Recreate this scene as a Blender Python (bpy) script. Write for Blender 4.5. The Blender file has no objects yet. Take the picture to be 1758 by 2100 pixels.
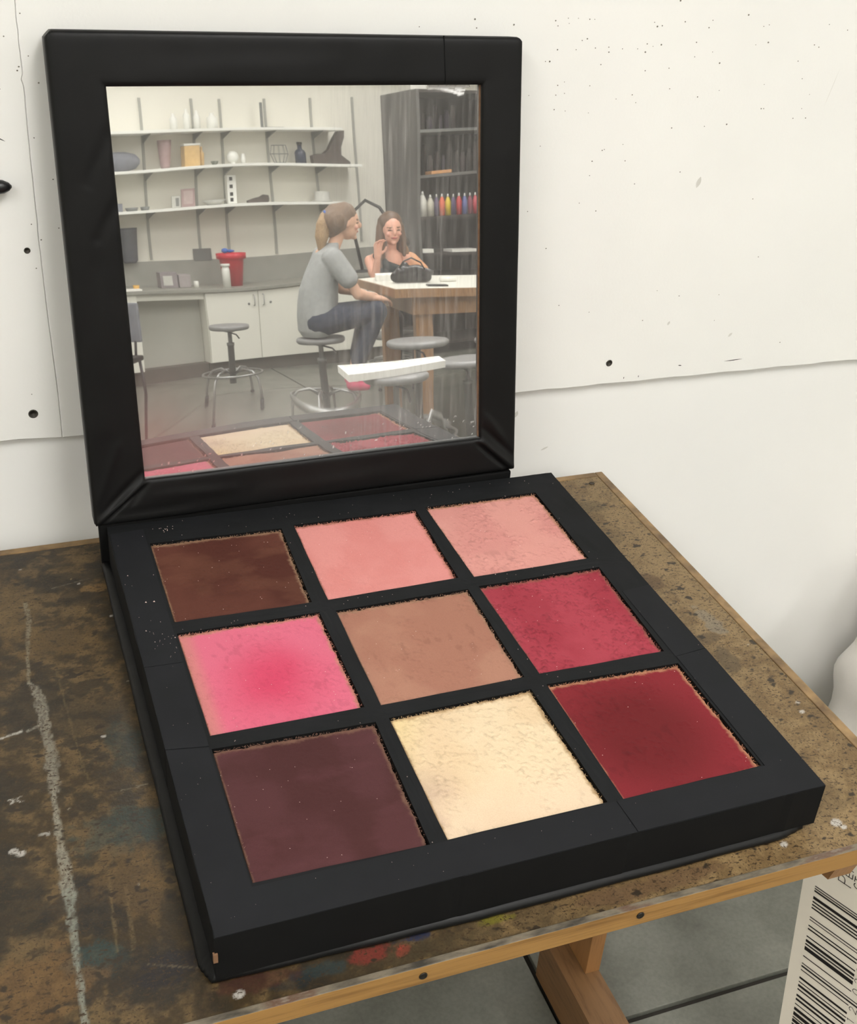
import bpy, bmesh, math, random
import numpy as np
from mathutils import Vector, Matrix
random.seed(7)
SC = bpy.context.scene
COL = SC.collection
PI = math.pi

# ------------------------------------------------------------------ camera
cam_d = bpy.data.cameras.new('camera'); cam = bpy.data.objects.new('camera', cam_d); COL.objects.link(cam)
def rotm(rx, ry, rz):
    cx, sx, cy, sy, cz, sz = math.cos(rx), math.sin(rx), math.cos(ry), math.sin(ry), math.cos(rz), math.sin(rz)
    return (Matrix(((cz, -sz, 0), (sz, cz, 0), (0, 0, 1))) @ Matrix(((cy, 0, sy), (0, 1, 0), (-sy, 0, cy)))
            @ Matrix(((1, 0, 0), (0, cx, -sx), (0, sx, cx))))
cam.matrix_world = Matrix.Translation((-0.10658, -1.28369, 1.72105)) @ rotm(math.radians(58.78547), math.radians(-3.66966), math.radians(-20.23229)).to_4x4()
cam_d.sensor_fit = 'VERTICAL'; cam_d.sensor_height = 36; cam_d.lens = 2436.61 / 2100 * 36
cam_d.clip_start = .05; cam_d.clip_end = 60
SC.camera = cam

# ------------------------------------------------------------------ world, exposure
w = bpy.data.worlds.new('world'); SC.world = w; w.use_nodes = True
w.node_tree.nodes['Background'].inputs[0].default_value = (.9, .93, 1, 1)
w.node_tree.nodes['Background'].inputs[1].default_value = .15
SC.view_settings.view_transform = 'Standard'; SC.view_settings.look = 'None'
SC.view_settings.gamma = 1; SC.view_settings.use_curve_mapping = False
SC.view_settings.exposure = 0.0
SC.cycles.use_denoising = True
SC.cycles.max_bounces = 8; SC.cycles.diffuse_bounces = 5
SC.cycles.caustics_reflective = True
LIGHT = 19.0          # radiance of the ceiling diffusers
# x, y, relative strength of each ceiling panel
LIGHT_SPOTS = [(.70, -1.6, 1.12), (-1.5, -1.9, 1.1), (3.1, -1.8, .8), (.80, -3.8, 1), (-1.7, -3.9, 1), (3.1, -3.9, 1), (.80, -6.2, 1), (3.1, -6.2, 1)]

# ------------------------------------------------------------------ helpers
def lin(c):
    return tuple(((v / 255) / 12.92 if v / 255 <= .04045 else ((v / 255 + .055) / 1.055) ** 2.4) for v in c)
class N:
    """tiny node-tree helper"""
    def __init__(s, name):
        s.m = bpy.data.materials.new(name); s.m.use_nodes = True; s.t = s.m.node_tree; s.n = s.t.nodes
        s.b = s.n['Principled BSDF']; s.out = s.n['Material Output']
    def new(s, typ, **k):
        x = s.n.new(typ)
        for a, v in k.items():
            if a.startswith('i_'):
                key = a[2:]; key = int(key) if key.isdigit() else key.replace('_', ' ')
                x.inputs[key].default_value = v
            else: setattr(x, a, v)
        return x
    def l(s, a, b): s.t.links.new(a, b)
    def coord(s, scale=(1, 1, 1), kind='Object'):
        tc = s.new('ShaderNodeTexCoord'); mp = s.new('ShaderNodeMapping'); mp.inputs['Scale'].default_value = scale
        s.l(tc.outputs[kind], mp.inputs[0]); return mp.outputs[0]
    def noise(s, scale, detail=4, rough=.55, st=(1, 1, 1)):
        x = s.new('ShaderNodeTexNoise', i_Scale=scale, i_Detail=detail, i_Roughness=rough); s.l(s.coord(st), x.inputs['Vector']); return x.outputs[0]
    def ramp(s, fac, stops):
        r = s.new('ShaderNodeValToRGB'); e = r.color_ramp.elements
        while len(e) < len(stops): e.new(.5)
        for i, (p, c) in enumerate(stops):
            e[i].position = p; e[i].color = (*c, 1) if len(c) == 3 else c
        s.l(fac, r.inputs[0]); return r.outputs[0]
    def mix(s, f, a, b, bt='MIX'):
        x = s.new('ShaderNodeMix', data_type='RGBA', blend_type=bt)
        for i, v in ((0, f), (6, a), (7, b)):
            if isinstance(v, (int, float)): x.inputs[i].default_value = v
            elif isinstance(v, tuple): x.inputs[i].default_value = (*v, 1)
            else: s.l(v, x.inputs[i])
        return x.outputs[2]
    def bump(s, h, st=.2, dist=.002):
        x = s.new('ShaderNodeBump', i_Strength=st, i_Distance=dist); s.l(h, x.inputs['Height']); s.l(x.outputs[0], s.b.inputs['Normal']); return x
def mat(name, c, rough=.6, metal=0, var=.12, vs=30, bump=0, bs=80, bd=.001, spec=.5, st=(1, 1, 1), c2=None, coat=0):
    """procedural: sRGB colour broken by noise toward c2 (or a darker self), optional bump"""
    k = N(name); c = lin(c); c2 = lin(c2) if c2 else tuple(v * (1 - var * 1.6) for v in c)
    k.l(k.ramp(k.noise(vs, 5, st=st), [(.3, c2), (.7, c)]), k.b.inputs['Base Color'])
    k.b.inputs['Roughness'].default_value = rough; k.b.inputs['Metallic'].default_value = metal
    k.b.inputs['Specular IOR Level'].default_value = spec; k.b.inputs['Coat Weight'].default_value = coat
    if bump: k.bump(k.noise(bs, 4, st=st), bump, bd)
    return k.m
def mesh(name, verts, faces, m=None, parent=None, smooth=False):
    me = bpy.data.meshes.new(name); me.from_pydata([tuple(v) for v in verts], [], [tuple(f) for f in faces]); me.update()
    if smooth:
        me.polygons.foreach_set('use_smooth', [True] * len(me.polygons))
    return link(name, me, m, parent)
def link(name, me, m=None, parent=None):
    o = bpy.data.objects.new(name, me); COL.objects.link(o)
    if m: me.materials.clear(); me.materials.append(m)
    if parent: o.parent = parent
    return o
def tag(o, label=None, cat=None, group=None, kind=None):
    if label: o['label'] = label
    if cat: o['category'] = cat
    if group: o['group'] = group
    if kind: o['kind'] = kind
    return o
def thing(name, label, cat, loc=(0, 0, 0), rz=0, group=None):
    o = bpy.data.objects.new(name, None); COL.objects.link(o); o.empty_display_size = .05
    o.location = loc; o.rotation_euler = (0, 0, rz); return tag(o, label, cat, group)
class B:
    """collects shapes for ONE mesh object"""
    def __init__(s): s.v = []; s.f = []; s.sm = []
    def add(s, v, f, smooth=False):
        n = len(s.v); s.v += [tuple(p) for p in v]; s.f += [tuple(i + n for i in q) for q in f]; s.sm += [smooth] * len(f); return s
    def box(s, x0, x1, y0, y1, z0, z1, bev=0, M=None):
        bm = bmesh.new(); bmesh.ops.create_cube(bm, size=1)
        for v in bm.verts: v.co = ((x0 + x1) / 2 + v.co.x * (x1 - x0), (y0 + y1) / 2 + v.co.y * (y1 - y0), (z0 + z1) / 2 + v.co.z * (z1 - z0))
        if bev: bmesh.ops.bevel(bm, geom=bm.edges[:], offset=bev, segments=2, profile=.6, affect='EDGES')
        if M: bm.transform(M)
        bm.verts.index_update(); s.add([v.co[:] for v in bm.verts], [[q.index for q in f.verts] for f in bm.faces]); bm.free(); return s
    def lathe(s, prof, cx=0, cy=0, seg=24, sx=1, sy=1, cap=True, M=None):
        vs = []; fs = []
        for (r, z) in prof:
            for k in range(seg):
                a = 2 * PI * k / seg; vs.append((cx + r * sx * math.cos(a), cy + r * sy * math.sin(a), z))
        for i in range(len(prof) - 1):
            for k in range(seg):
                a = i * seg + k; b = i * seg + (k + 1) % seg; fs.append((a, b, b + seg, a + seg))
        if cap:
            fs.append(tuple(reversed(range(seg)))); fs.append(tuple(range((len(prof) - 1) * seg, len(prof) * seg)))
        if M: vs = [tuple(M @ Vector(v)) for v in vs]
        return s.add(vs, fs, True)
    def tube(s, pts, r, seg=10, closed=False, cap=True):
        pts = [Vector(p) for p in pts]; n = len(pts); rs = r if isinstance(r, (list, tuple)) else [r] * n
        vs = []; fs = []; up = None
        for i in range(n):
            if closed: t = (pts[(i + 1) % n] - pts[i - 1]).normalized()
            else: t = (pts[min(i + 1, n - 1)] - pts[max(i - 1, 0)]).normalized()
            if up is None: up = t.orthogonal().normalized()
            up = (up - t * up.dot(t)).normalized(); sd = t.cross(up)
            for k in range(seg):
                a = 2 * PI * k / seg; vs.append(pts[i] + (up * math.cos(a) + sd * math.sin(a)) * rs[i])
        m = n if closed else n - 1
        for i in range(m):
            for k in range(seg):
                a = i * seg + k; b = i * seg + (k + 1) % seg; j = ((i + 1) % n) * seg
                fs.append((a, b, j + (k + 1) % seg, j + k))
        if cap and not closed:
            fs.append(tuple(reversed(range(seg)))); fs.append(tuple(range((n - 1) * seg, n * seg)))
        return s.add(vs, fs, True)
    def prism(s, poly, d0, d1, axis='y', M=None):
        n = len(poly)
        def P(p, d): return (p[0], d, p[1]) if axis == 'y' else ((p[0], p[1], d) if axis == 'z' else (d, p[0], p[1]))
        vs = [P(p, d0) for p in poly] + [P(p, d1) for p in poly]
        fs = [tuple(range(n)), tuple(reversed(range(n, 2 * n)))] + [(i, i + n, (i + 1) % n + n, (i + 1) % n) for i in range(n)]
        if M: vs = [tuple(M @ Vector(v)) for v in vs]
        return s.add(vs, fs)
    def build(s, name, m=None, parent=None):
        me = bpy.data.meshes.new(name); me.from_pydata(s.v, [], s.f)
        me.polygons.foreach_set('use_smooth', s.sm); me.update()
        bm = bmesh.new(); bm.from_mesh(me); bmesh.ops.recalc_face_normals(bm, faces=bm.faces[:]); bm.to_mesh(me); bm.free()
        return link(name, me, m, parent)
# numpy value noise
def vnoise(x, y, seed=0):
    xi = np.floor(x).astype(int); yi = np.floor(y).astype(int); xf = x - xi; yf = y - yi
    def h(a, b):
        n = (a * 374761393 + b * 668265263 + seed * 974711) & 0x7fffffff
        n = ((n ^ (n >> 13)) * 1274126177) & 0x7fffffff
        return ((n ^ (n >> 16)) & 0xffff) / 65535.
    u = xf * xf * (3 - 2 * xf); v = yf * yf * (3 - 2 * yf)
    return (h(xi, yi) * (1 - u) + h(xi + 1, yi) * u) * (1 - v) + (h(xi, yi + 1) * (1 - u) + h(xi + 1, yi + 1) * u) * v
def fbm(x, y, sc, octv=4, seed=0, g=.5):
    t = 0; a = 1; s = 0
    for o in range(octv):
        t = t + a * vnoise(x * sc * 2 ** o + 17.3 * o, y * sc * 2 ** o - 9.1 * o, seed + o * 31); s += a; a *= g
    return t / s
def sstep(a, b, x):
    t = np.clip((x - a) / (b - a), 0, 1); return t * t * (3 - 2 * t)
def setcol(me, cols, name='Col'):
    at = me.color_attributes.new(name, 'FLOAT_COLOR', 'POINT')
    c = np.ones((len(cols), 4), dtype=np.float32); c[:, :cols.shape[1]] = cols; at.data.foreach_set('color', c.ravel())
def grid_faces(nx, ny):      # nx, ny = vertex counts
    i = np.arange(nx - 1)[None, :]; j = np.arange(ny - 1)[:, None]; a = (j * nx + i).ravel()
    return np.stack([a, a + 1, a + nx + 1, a + nx], 1).tolist()
def attr_mat(name, rough=.6, spec=.5, fine=.15, fs=600, bump=0, bs=400, bd=.0005):
    k = N(name); a = k.new('ShaderNodeAttribute', attribute_name='Col')
    f = k.ramp(k.noise(fs, 3), [(.3, (1 - fine,) * 3), (.7, (1, 1, 1))])
    k.l(k.mix(1.0, a.outputs[0], f, 'MULTIPLY'), k.b.inputs['Base Color'])
    k.b.inputs['Roughness'].default_value = rough; k.b.inputs['Specular IOR Level'].default_value = spec
    if bump: k.bump(k.noise(bs, 4), bump, bd)
    return k.m
def circle(cx, cy, z, r, n=32, sy=1): return [(cx + r * math.cos(2 * PI * i / n), cy + r * sy * math.sin(2 * PI * i / n), z) for i in range(n)]

# ------------------------------------------------------------------ materials
M = {}
M['wall'] = mat('white_wall_paint', (232, 231, 227), .55, var=.035, vs=3.0, bump=.22, bs=260, bd=.0006, spec=.35)
M['wall_low'] = mat('white_lower_paint', (234, 233, 230), .45, var=.03, vs=2.2, bump=.10, bs=180, bd=.0004, spec=.4)
M['plaster'] = mat('white_room_paint', (236, 233, 222), .7, var=.03, vs=2, bump=.1, bs=120)
M['ceiling'] = mat('white_ceiling_tile', (232, 231, 226), .85, var=.05, vs=40, bump=.2, bs=200)
M['graphite'] = mat('dark_crack_filler', (70, 66, 60), .9)
M['wrap'] = None
M['black_card'] = mat('black_paper', (25, 26, 28), .7, var=.18, vs=14, bump=.12, bs=500, bd=.0003, spec=.15, c2=(19, 20, 21))
M['black_side'] = mat('black_paint_side', (15, 15, 15), .75, var=.15, vs=22, bump=.1, bs=300, bd=.0003, spec=.15)
M['black_patch'] = mat('black_paper_patch', (27, 28, 31), .68, var=.15, vs=18, bump=.14, bs=400, bd=.0003, spec=.17)
M['concrete'] = None
M['chrome'] = mat('brushed_chrome', (175, 176, 175), .35, metal=.85, var=.1, vs=60)
M['steel'] = mat('grey_painted_steel', (128, 130, 128), .45, metal=.3, var=.08, vs=30)
M['white_lam'] = mat('white_laminate', (233, 232, 222), .4, var=.02, vs=3)
M['shelf'] = mat('white_shelf_board', (240, 240, 234), .5, var=.03, vs=6)
M['grey_lam'] = mat('grey_laminate', (150, 149, 140), .5, var=.06, vs=12)
M['grey_panel'] = mat('grey_panel_paint', (185, 185, 176), .6, var=.04, vs=5)
M['toe'] = mat('dark_toe_kick', (92, 88, 80), .7, var=.12, vs=10)
M['black_pl'] = mat('black_plastic', (24, 24, 25), .35, var=.2, vs=30)
M['seat_grey'] = mat('grey_stool_seat', (140, 140, 140), .4, var=.06, vs=20, spec=.5)
M['dark_wood'] = mat('dark_shelving', (58, 52, 48), .7, var=.25, vs=12)
M['locker'] = mat('grey_locker_paint', (104, 102, 100), .55, var=.08, vs=6)
M['pine'] = mat('worn_pine', (168, 128, 82), .6, var=.2, vs=14, st=(1, 1, 6))
M['red_pl'] = mat('red_plastic', (205, 42, 58), .4, var=.05)
M['blue_pl'] = mat('blue_rubber', (60, 105, 190), .5, var=.08)
M['white_pl'] = mat('white_plastic', (238, 238, 232), .35, var=.03)
M['paper'] = mat('white_paper', (240, 238, 232), .7, var=.03)
def wood_mat(name, c, c2, st, rough=.5):
    k = N(name); a, b = lin(c), lin(c2)
    g = k.noise(26, 6, .65, st=st); f = k.noise(5, 3, st=tuple(v * .6 for v in st))
    k.l(k.mix(.35, k.ramp(g, [(.28, b), (.5, a), (.72, tuple(v * 1.12 for v in a))]), k.ramp(f, [(.3, b), (.7, a)])), k.b.inputs['Base Color'])
    k.b.inputs['Roughness'].default_value = rough; k.bump(g, .15, .0006); return k.m
M['edge_wood'] = wood_mat('honey_pine_edge', (176, 134, 74), (128, 88, 40), (.35, 3, 9))
M['leg_wood'] = wood_mat('amber_pine_leg', (132, 98, 64), (92, 64, 40), (5, .5, 5))
M['leg_wood_v'] = wood_mat('amber_pine_post', (156, 112, 68), (116, 80, 46), (7, 7, .5))
M['table_wood'] = wood_mat('orange_pine', (160, 122, 84), (120, 84, 54), (5, 5, .6))
M['card_edge'] = mat('raw_brown_cardboard', (128, 94, 66), .85, var=.3, vs=120)

# ------------------------------------------------------------------ setting
def struct(o): o['kind'] = 'structure'; return o
ROOM_X0, ROOM_X1, YF, YB, CH = -3.2, 5.2, .142, -8.6, 3.1
# concrete floor in slabs with recessed joints
k = N('grey_green_concrete')
n1 = k.noise(5, 6, .65); n2 = k.noise(130, 3)
base = k.ramp(n1, [(.28, lin((88, 88, 80))), (.5, lin((108, 109, 100))), (.75, lin((126, 126, 117)))])
k.l(k.mix(1.0, base, k.ramp(n2, [(.3, (.82,) * 3), (.65, (1, 1, 1))]), 'MULTIPLY'), k.b.inputs['Base Color'])
k.b.inputs['Roughness'].default_value = .42; k.bump(n2, .1, .0006)
M['concrete'] = k.m
fl = struct(B().box(ROOM_X0, ROOM_X1, YB, YF + .1, -.12, -.012).build('floor', mat('dark_joint_filler', (52, 48, 42), .9)))
xs = [ROOM_X0, -1.9, -.62, .66 - .028, 1.9, 3.2, 4.4, ROOM_X1]; ys = [YF + .05, -.262, -1.5, -2.75, -4.0, -5.25, -6.5, YB]
for i in range(len(xs) - 1):
    for j in range(len(ys) - 1):
        B().box(xs[i] + .006, xs[i + 1] - .006, ys[j + 1] + .006, ys[j] - .006, -.012, 0, .002).build('slab', M['concrete'], fl)
# walls and ceiling
struct(B().box(ROOM_X0 - .1, ROOM_X0, YB, YF + .1, 0, CH).build('wall_left', M['plaster']))
struct(B().box(ROOM_X1, ROOM_X1 + .1, YB, YF + .1, 0, CH).build('wall_right', M['plaster']))
ce = struct(B().box(ROOM_X0 - .1, ROOM_X1 + .1, YB, YF + .1, CH, CH + .1).build('ceiling', M['ceiling']))
# ceiling lights
def lamp_mat(strength):
    kk = N('lamp_diffuser'); kk.b.inputs['Base Color'].default_value = (.9, .9, .9, 1)
    kk.b.inputs['Emission Color'].default_value = (1.0, .985, .955, 1); kk.b.inputs['Emission Strength'].default_value = LIGHT * strength
    return kk.m
for i, (x, y, ls) in enumerate(LIGHT_SPOTS):
    t = thing('ceiling_light', ['first', 'second', 'third', 'fourth', 'fifth', 'sixth', 'seventh', 'eighth'][i] + ' fluorescent panel on the ceiling, counting away from the front wall', 'light', (x, y, CH - .06), PI / 2, 'ceiling light panels')
    B().box(-.62, .62, -.32, -.3, 0, .06).box(-.62, .62, .3, .32, 0, .06).box(-.62, -.6, -.3, .3, 0, .06).box(.6, .62, -.3, .3, 0, .06).build('frame', M['white_pl'], t)
    B().box(-.6, .6, -.3, .3, .015, .03).build('diffuser', lamp_mat(ls), t)

# front wall: lower board set back, two upper panels proud of it, a ragged joint between them
wf = struct(B().box(ROOM_X0, ROOM_X1, YF, YF + .1, 0, CH).build('wall_front', M['wall_low']))
crack = [(-.0365, 1.52), (-.037, 1.492), (-.0372, 1.452), (-.0366, 1.432), (-.0388, 1.426), (-.0368, 1.416), (-.038, 1.375), (-.0383, 1.276), (-.0385, 1.229), (-.038, 1.169), (-.0358, 1.052), (-.036, .991)]
def seam_z(x): return .9864 - .0085 * (x + .112) / 1.32 + .0006 * math.sin(x * 61) + .0004 * math.sin(x * 143 + 2)
rs = random.Random(3)
fine = []
for (a, b), (c, d) in zip(crack[:-1], crack[1:]):
    for q in range(5): fine.append((a + (c - a) * q / 5 + rs.uniform(-.0003, .0003), b + (d - b) * q / 5))
fine.append((-.036, seam_z(-.036)))
def panel(poly, name='wall_panel'):
    bm = bmesh.new(); vs = [bm.verts.new((x, .13, z)) for x, z in poly]; f = bm.faces.new(vs)
    r = bmesh.ops.extrude_face_region(bm, geom=[f])
    for v in [g for g in r['geom'] if isinstance(g, bmesh.types.BMVert)]: v.co.y = YF
    bmesh.ops.recalc_face_normals(bm, faces=bm.faces[:])
    ed = [e for e in bm.edges if all(abs(v.co.y - .13) < 1e-6 for v in e.verts)]
    bmesh.ops.bevel(bm, geom=ed, offset=.0007, segments=1, affect='EDGES')
    me = bpy.data.meshes.new(name); bm.to_mesh(me); bm.free(); return link(name, me, M['wall'], wf)
sx = [ROOM_X0 + i * (-.036 - ROOM_X0) / 60 for i in range(60)]
panel([(ROOM_X0, 2.4)] + [(x, seam_z(x) + .002) for x in sx] + [(x - .0002, z) for x, z in reversed(fine)] + [(-.0367, 2.4)])
sx = [-.036 + i * (3.4 + .036) / 160 for i in range(1, 161)]
panel([(-.0362, 2.4)] + [(x + .00015, z) for x, z in fine] + [(x, seam_z(x)) for x in sx] + [(3.4, 2.4)])
panel([(3.402, 2.4), (3.402, .98), (ROOM_X1, .97), (ROOM_X1, 2.4)])
# pin holes (stuff), screw holes, scuffs
dots = [(.771, 1.515), (.598, 1.49), (.615, 1.493), (.629, 1.493), (.645, 1.492), (.652, 1.492), (.602, 1.484), (.617, 1.487), (.743, 1.484), (.75, 1.485), (.738, 1.489), (.783, 1.49), (.824, 1.492), (.82, 1.483), (.877, 1.499), (.904, 1.485), (.912, 1.487), (1.008, 1.488), (1.04, 1.481), (.638, 1.467), (.645, 1.469), (.732, 1.463), (.731, 1.453), (.753, 1.462), (.741, 1.46), (.719, 1.457), (.697, 1.457), (.677, 1.459), (.658, 1.458), (.605, 1.456), (.631, 1.456), (.805, 1.465), (.897, 1.462), (.916, 1.465), (.991, 1.462), (.999, 1.459), (.596, 1.442), (.59, 1.442), (.669, 1.438), (.678, 1.453), (.832, 1.453), (.846, 1.439), (.806, 1.447), (.97, 1.441), (.77, 1.433), (.735, 1.43), (.62, 1.417), (.611, 1.413), (.657, 1.412), (.776, 1.407), (.721, 1.4), (.698, 1.395), (.728, 1.39), (.821, 1.396), (.853, 1.404), (.61, 1.383), (.626, 1.381), (.66, 1.378), (.622, 1.403), (.61, 1.401), (.572, 1.401), (.983, 1.418), (.923, 1.411), (1.001, 1.397), (.926, 1.379), (.93, 1.379), (.993, 1.378), (1.003, 1.365), (.982, 1.365), (.875, 1.359), (.789, 1.356), (.84, 1.357), (.596, 1.337), (.688, 1.329), (.691, 1.33), (.718, 1.336), (.675, 1.315), (.725, 1.314), (.674, 1.296), (.814, 1.296), (.745, 1.282), (.588, 1.251), (.664, 1.259), (.691, 1.247), (.943, 1.253), (.974, 1.165), (.622, 1.198), (.81, 1.124), (.849, 1.113), (.918, 1.11), (.653, 1.113), (.703, 1.099), (.794, 1.079), (.919, 1.069), (1.049, 1.022),
        (-.033, 1.493), (-.029, 1.45), (-.04, 1.439), (-.042, 1.435), (-.021, 1.422), (-.032, 1.363), (-.045, 1.265), (-.036, 1.246), (-.016, 1.316), (-.015, 1.259), (-.052, 1.47), (-.045, 1.212), (-.067, 1.05), (.419, 1.482), (.49, 1.491), (.493, 1.481), (.542, 1.485), (-.062, 1.416)]
b = B(); rs = random.Random(5); big = {(.771, 1.515), (.877, 1.499), (.596, 1.442), (.743, 1.484), (.731, 1.453), (.916, 1.465), (.753, 1.462), (.846, 1.439), (.875, 1.359), (.49, 1.491), (.542, 1.485)}
for x, z in dots:
    r = (.0011 if (x, z) in big else rs.uniform(.0005, .0009))
    b.add([(x + r * math.cos(a * PI / 4) * (1 + .3 * rs.random()), .1297, z + r * math.sin(a * PI / 4)) for a in range(8)] + [(x, .1299, z)], [(a, 8, (a + 1) % 8) for a in range(8)])
o = b.build('pin_hole', mat('pinhole_grey', (120, 115, 106), .9), wf); o['kind'] = 'stuff'
for x, z, r, c in [(.749, 1.015, .0042, 0), (-.068, 1.023, .0048, 1), (-.053, 1.234, .0030, 0)]:
    h = B().lathe([(r * 1.25, 0), (r * 1.1, .0006), (r * .9, .0001), (r * .75, -.0015), (r * .3, -.002)], seg=16, M=Matrix.Translation((x, .1296, z)) @ Matrix.Rotation(PI / 2, 4, 'X') @ Matrix.Rotation(x * 9, 4, 'Z')).build('screw_hole', mat('screw_hole_dark', (66, 62, 54), .6, var=.35, vs=900), wf)
b = B()
def scuff(b, x0, z0, x1, z1, wd, y=.1296):
    d = Vector((x1 - x0, 0, z1 - z0)); nrm = Vector((-d.z, 0, d.x)).normalized() * wd; n = 6; v = []
    for i in range(n + 1):
        p = Vector((x0, y, z0)) + d * (i / n); t = math.sin(PI * (i + .25) / (n + .5)); v += [p + nrm * t, p - nrm * t]
    b.add(v, [(2 * i, 2 * i + 1, 2 * i + 3, 2 * i + 2) for i in range(n)])
scuff(b, .952, .999, .985, 1.0, .0007); scuff(b, .87, 1.0, .876, .999, .0008)
scuff(b, -.074, 1.366, -.063, 1.360, .0006)
scuff(b, .778, .9865, .778, .990, .0006); scuff(b, .803, .9865, .803, .990, .0006)
b.build('scuff', mat('scuff_dark', (70, 68, 62), .9), wf)
b = B(); scuff(b, .845, 1.273, .849, 1.288, .0035); scuff(b, .838, 1.068, .841, 1.074, .002); scuff(b, .61, .935, .613, .945, .003, .1417); scuff(b, .66, .873, .672, .878, .0016, .1417)
scuff(b, 1.03, 1.38, 1.042, 1.43, .0003); scuff(b, .95, 1.04, .956, 1.046, .0022)
b.build('scuff', mat('scuff_pale', (212, 210, 203), .9), wf)

# black pointed peg near the left edge
t = thing('wall_peg', 'black plastic peg with a pointed tip on the white wall', 'peg', (-.095, .118, 1.313))
Rx = Matrix.Rotation(PI / 2, 4, 'Y')
B().lathe([(.0078, -.01), (.0082, 0), (.0082, .018), (.0074, .024), (.0045, .030), (.0012, .033)], seg=20, M=Rx).build('tip', M['black_pl'], t)
B().box(-.012, -.002, .0, .012, -.008, .008, .001).build('mount', M['black_pl'], t)

# ------------------------------------------------------------------ workbench
ZB = .8598
tb = thing('workbench', 'paint-stained brown workbench with pine edging standing against the white wall', 'bench', (0, 0, 0))
X0, X1, Y0, Y1 = -.24, .7215, -.6655, .067
nx, ny = 560, 428
gx, gy = np.meshgrid(np.linspace(X0, X1, nx), np.linspace(Y0, Y1, ny)); gx = gx.ravel(); gy = gy.ravel()
def L3(c): return np.array(lin(c))
a = fbm(gx, gy, 14, 5, 3)[:, None]; a2 = fbm(gx, gy, 85, 4, 8, .7)[:, None]; a3 = fbm(gx * 1.5, gy * 2.2, 34, 4, 21, .6)[:, None]
left = (1 - sstep(.0, .5, gx))[:, None]
tanc = L3((158, 132, 92)) * (1 - left) + L3((122, 100, 66)) * left
drk = L3((132, 107, 71)) * (1 - left) + L3((74, 60, 38)) * left
c = drk + (tanc - drk) * sstep(.36, .60, a * .45 + a2 * .55)
grime = L3((62, 54, 40))
c = c + (grime - c) * (sstep(.50, .60, a3) * (.08 + .72 * left)) 
c = c + (L3((50, 46, 38)) - c) * (sstep(.55, .64, fbm(gx, gy, 11, 6, 55, .6)[:, None]) * .75 * left)
def blob(x, y, rx, ry, col, st=.8, seed=1, rag=.5):
    global c
    d = np.sqrt(((gx - x) / rx) ** 2 + ((gy - y) / ry) ** 2) + (fbm(gx, gy, 60, 5, seed, .65) - .5) * rag * 3
    c = c + (L3(col) - c) * ((1 - sstep(.75, 1.1, d)) * st)[:, None]
for q in [(-.071, -.005, .05, .018, (52, 47, 38), .7), (-.043, -.05, .03, .022, (56, 48, 36), .6), (-.117, -.235, .035, .05, (54, 49, 40), .75), (-.06, -.27, .05, .04, (64, 56, 42), .6),
          (-.04, -.443, .05, .03, (64, 82, 78), .55), (-.03, -.32, .02, .05, (62, 74, 68), .5), (-.079, -.52, .05, .035, (40, 40, 40), .7), (-.09, -.585, .025, .018, (58, 80, 78), .7), (-.055, -.61, .05, .03, (50, 46, 42), .6), (-.03, -.61, .03, .016, (48, 44, 48), .7),
          (.134, -.648, .022, .009, (140, 62, 52), .85), (.161, -.651, .011, .008, (190, 74, 62), .95), (.253, -.645, .02, .006, (128, 122, 40), .8), (.178, -.641, .018, .005, (38, 52, 84), .85), (.085, -.649, .03, .008, (58, 72, 72), .75), (.06, -.655, .02, .006, (40, 48, 52), .6), (.031, -.643, .04, .010, (84, 48, 42), .6), (-.01, -.66, .012, .03, (48, 40, 28), .6),
          (-.022, -.034, .02, .008, (150, 118, 72), .7), (-.13, -.05, .04, .06, (128, 104, 66), .5), (-.08, -.13, .06, .03, (130, 104, 64), .5), (-.05, -.5, .03, .05, (134, 106, 66), .5), (-.14, -.60, .05, .04, (134, 100, 60), .5),
          (.669, -.371, .012, .03, (96, 82, 60), .7), (.665, -.33, .02, .012, (100, 84, 60), .6), (.66, -.201, .014, .022, (104, 80, 54), .7), (.655, -.09, .03, .02, (112, 92, 62), .5), (.690, -.30, .012, .03, (150, 144, 130), .55), (.665, -.01, .03, .015, (106, 92, 64), .6),
          (.2, -.655, .06, .01, (86, 74, 52), .6), (.4, -.652, .08, .01, (110, 84, 62), .6), (.62, -.60, .05, .03, (120, 100, 68), .4)]:
    blob(*q, seed=int(abs(q[0]) * 1000) % 97)
def streak(pts, ws, col, st=1, seed=2, rag=.6):
    """paint line through pts with half-widths ws"""
    global c
    best = np.full(len(gx), 9.)
    for (p, q, w0, w1) in zip(pts[:-1], pts[1:], ws[:-1], ws[1:]):
        dx, dy = q[0] - p[0], q[1] - p[1]; L = dx * dx + dy * dy
        t = np.clip(((gx - p[0]) * dx + (gy - p[1]) * dy) / L, 0, 1)
        d = np.hypot(gx - p[0] - t * dx, gy - p[1] - t * dy) / (w0 + (w1 - w0) * t); best = np.minimum(best, d)
    m = (1 - sstep(.7, 1.15, best + (fbm(gx, gy * .5, 220, 3, seed) - .5) * rag * 2)) * st
    m = m * (.45 + .55 * sstep(.36, .52, fbm(gx * 1.6, gy * .7, 330, 3, seed + 9, .7)))
    c = c + (L3(col) - c) * m[:, None]
streak([(-.108, -.045), (-.106, -.075), (-.113, -.15), (-.115, -.197)], [.003, .0032, .0018, .0015], (150, 140, 116), .75)
streak([(-.115, -.197), (-.110, -.207), (-.106, -.234), (-.104, -.298), (-.105, -.371)], [.0015, .004, .0062, .0055, .006], (160, 153, 136), .85)
streak([(-.100, -.30), (-.101, -.36)], [.004, .005], (150, 144, 128), .55, 9, .9)
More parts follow.
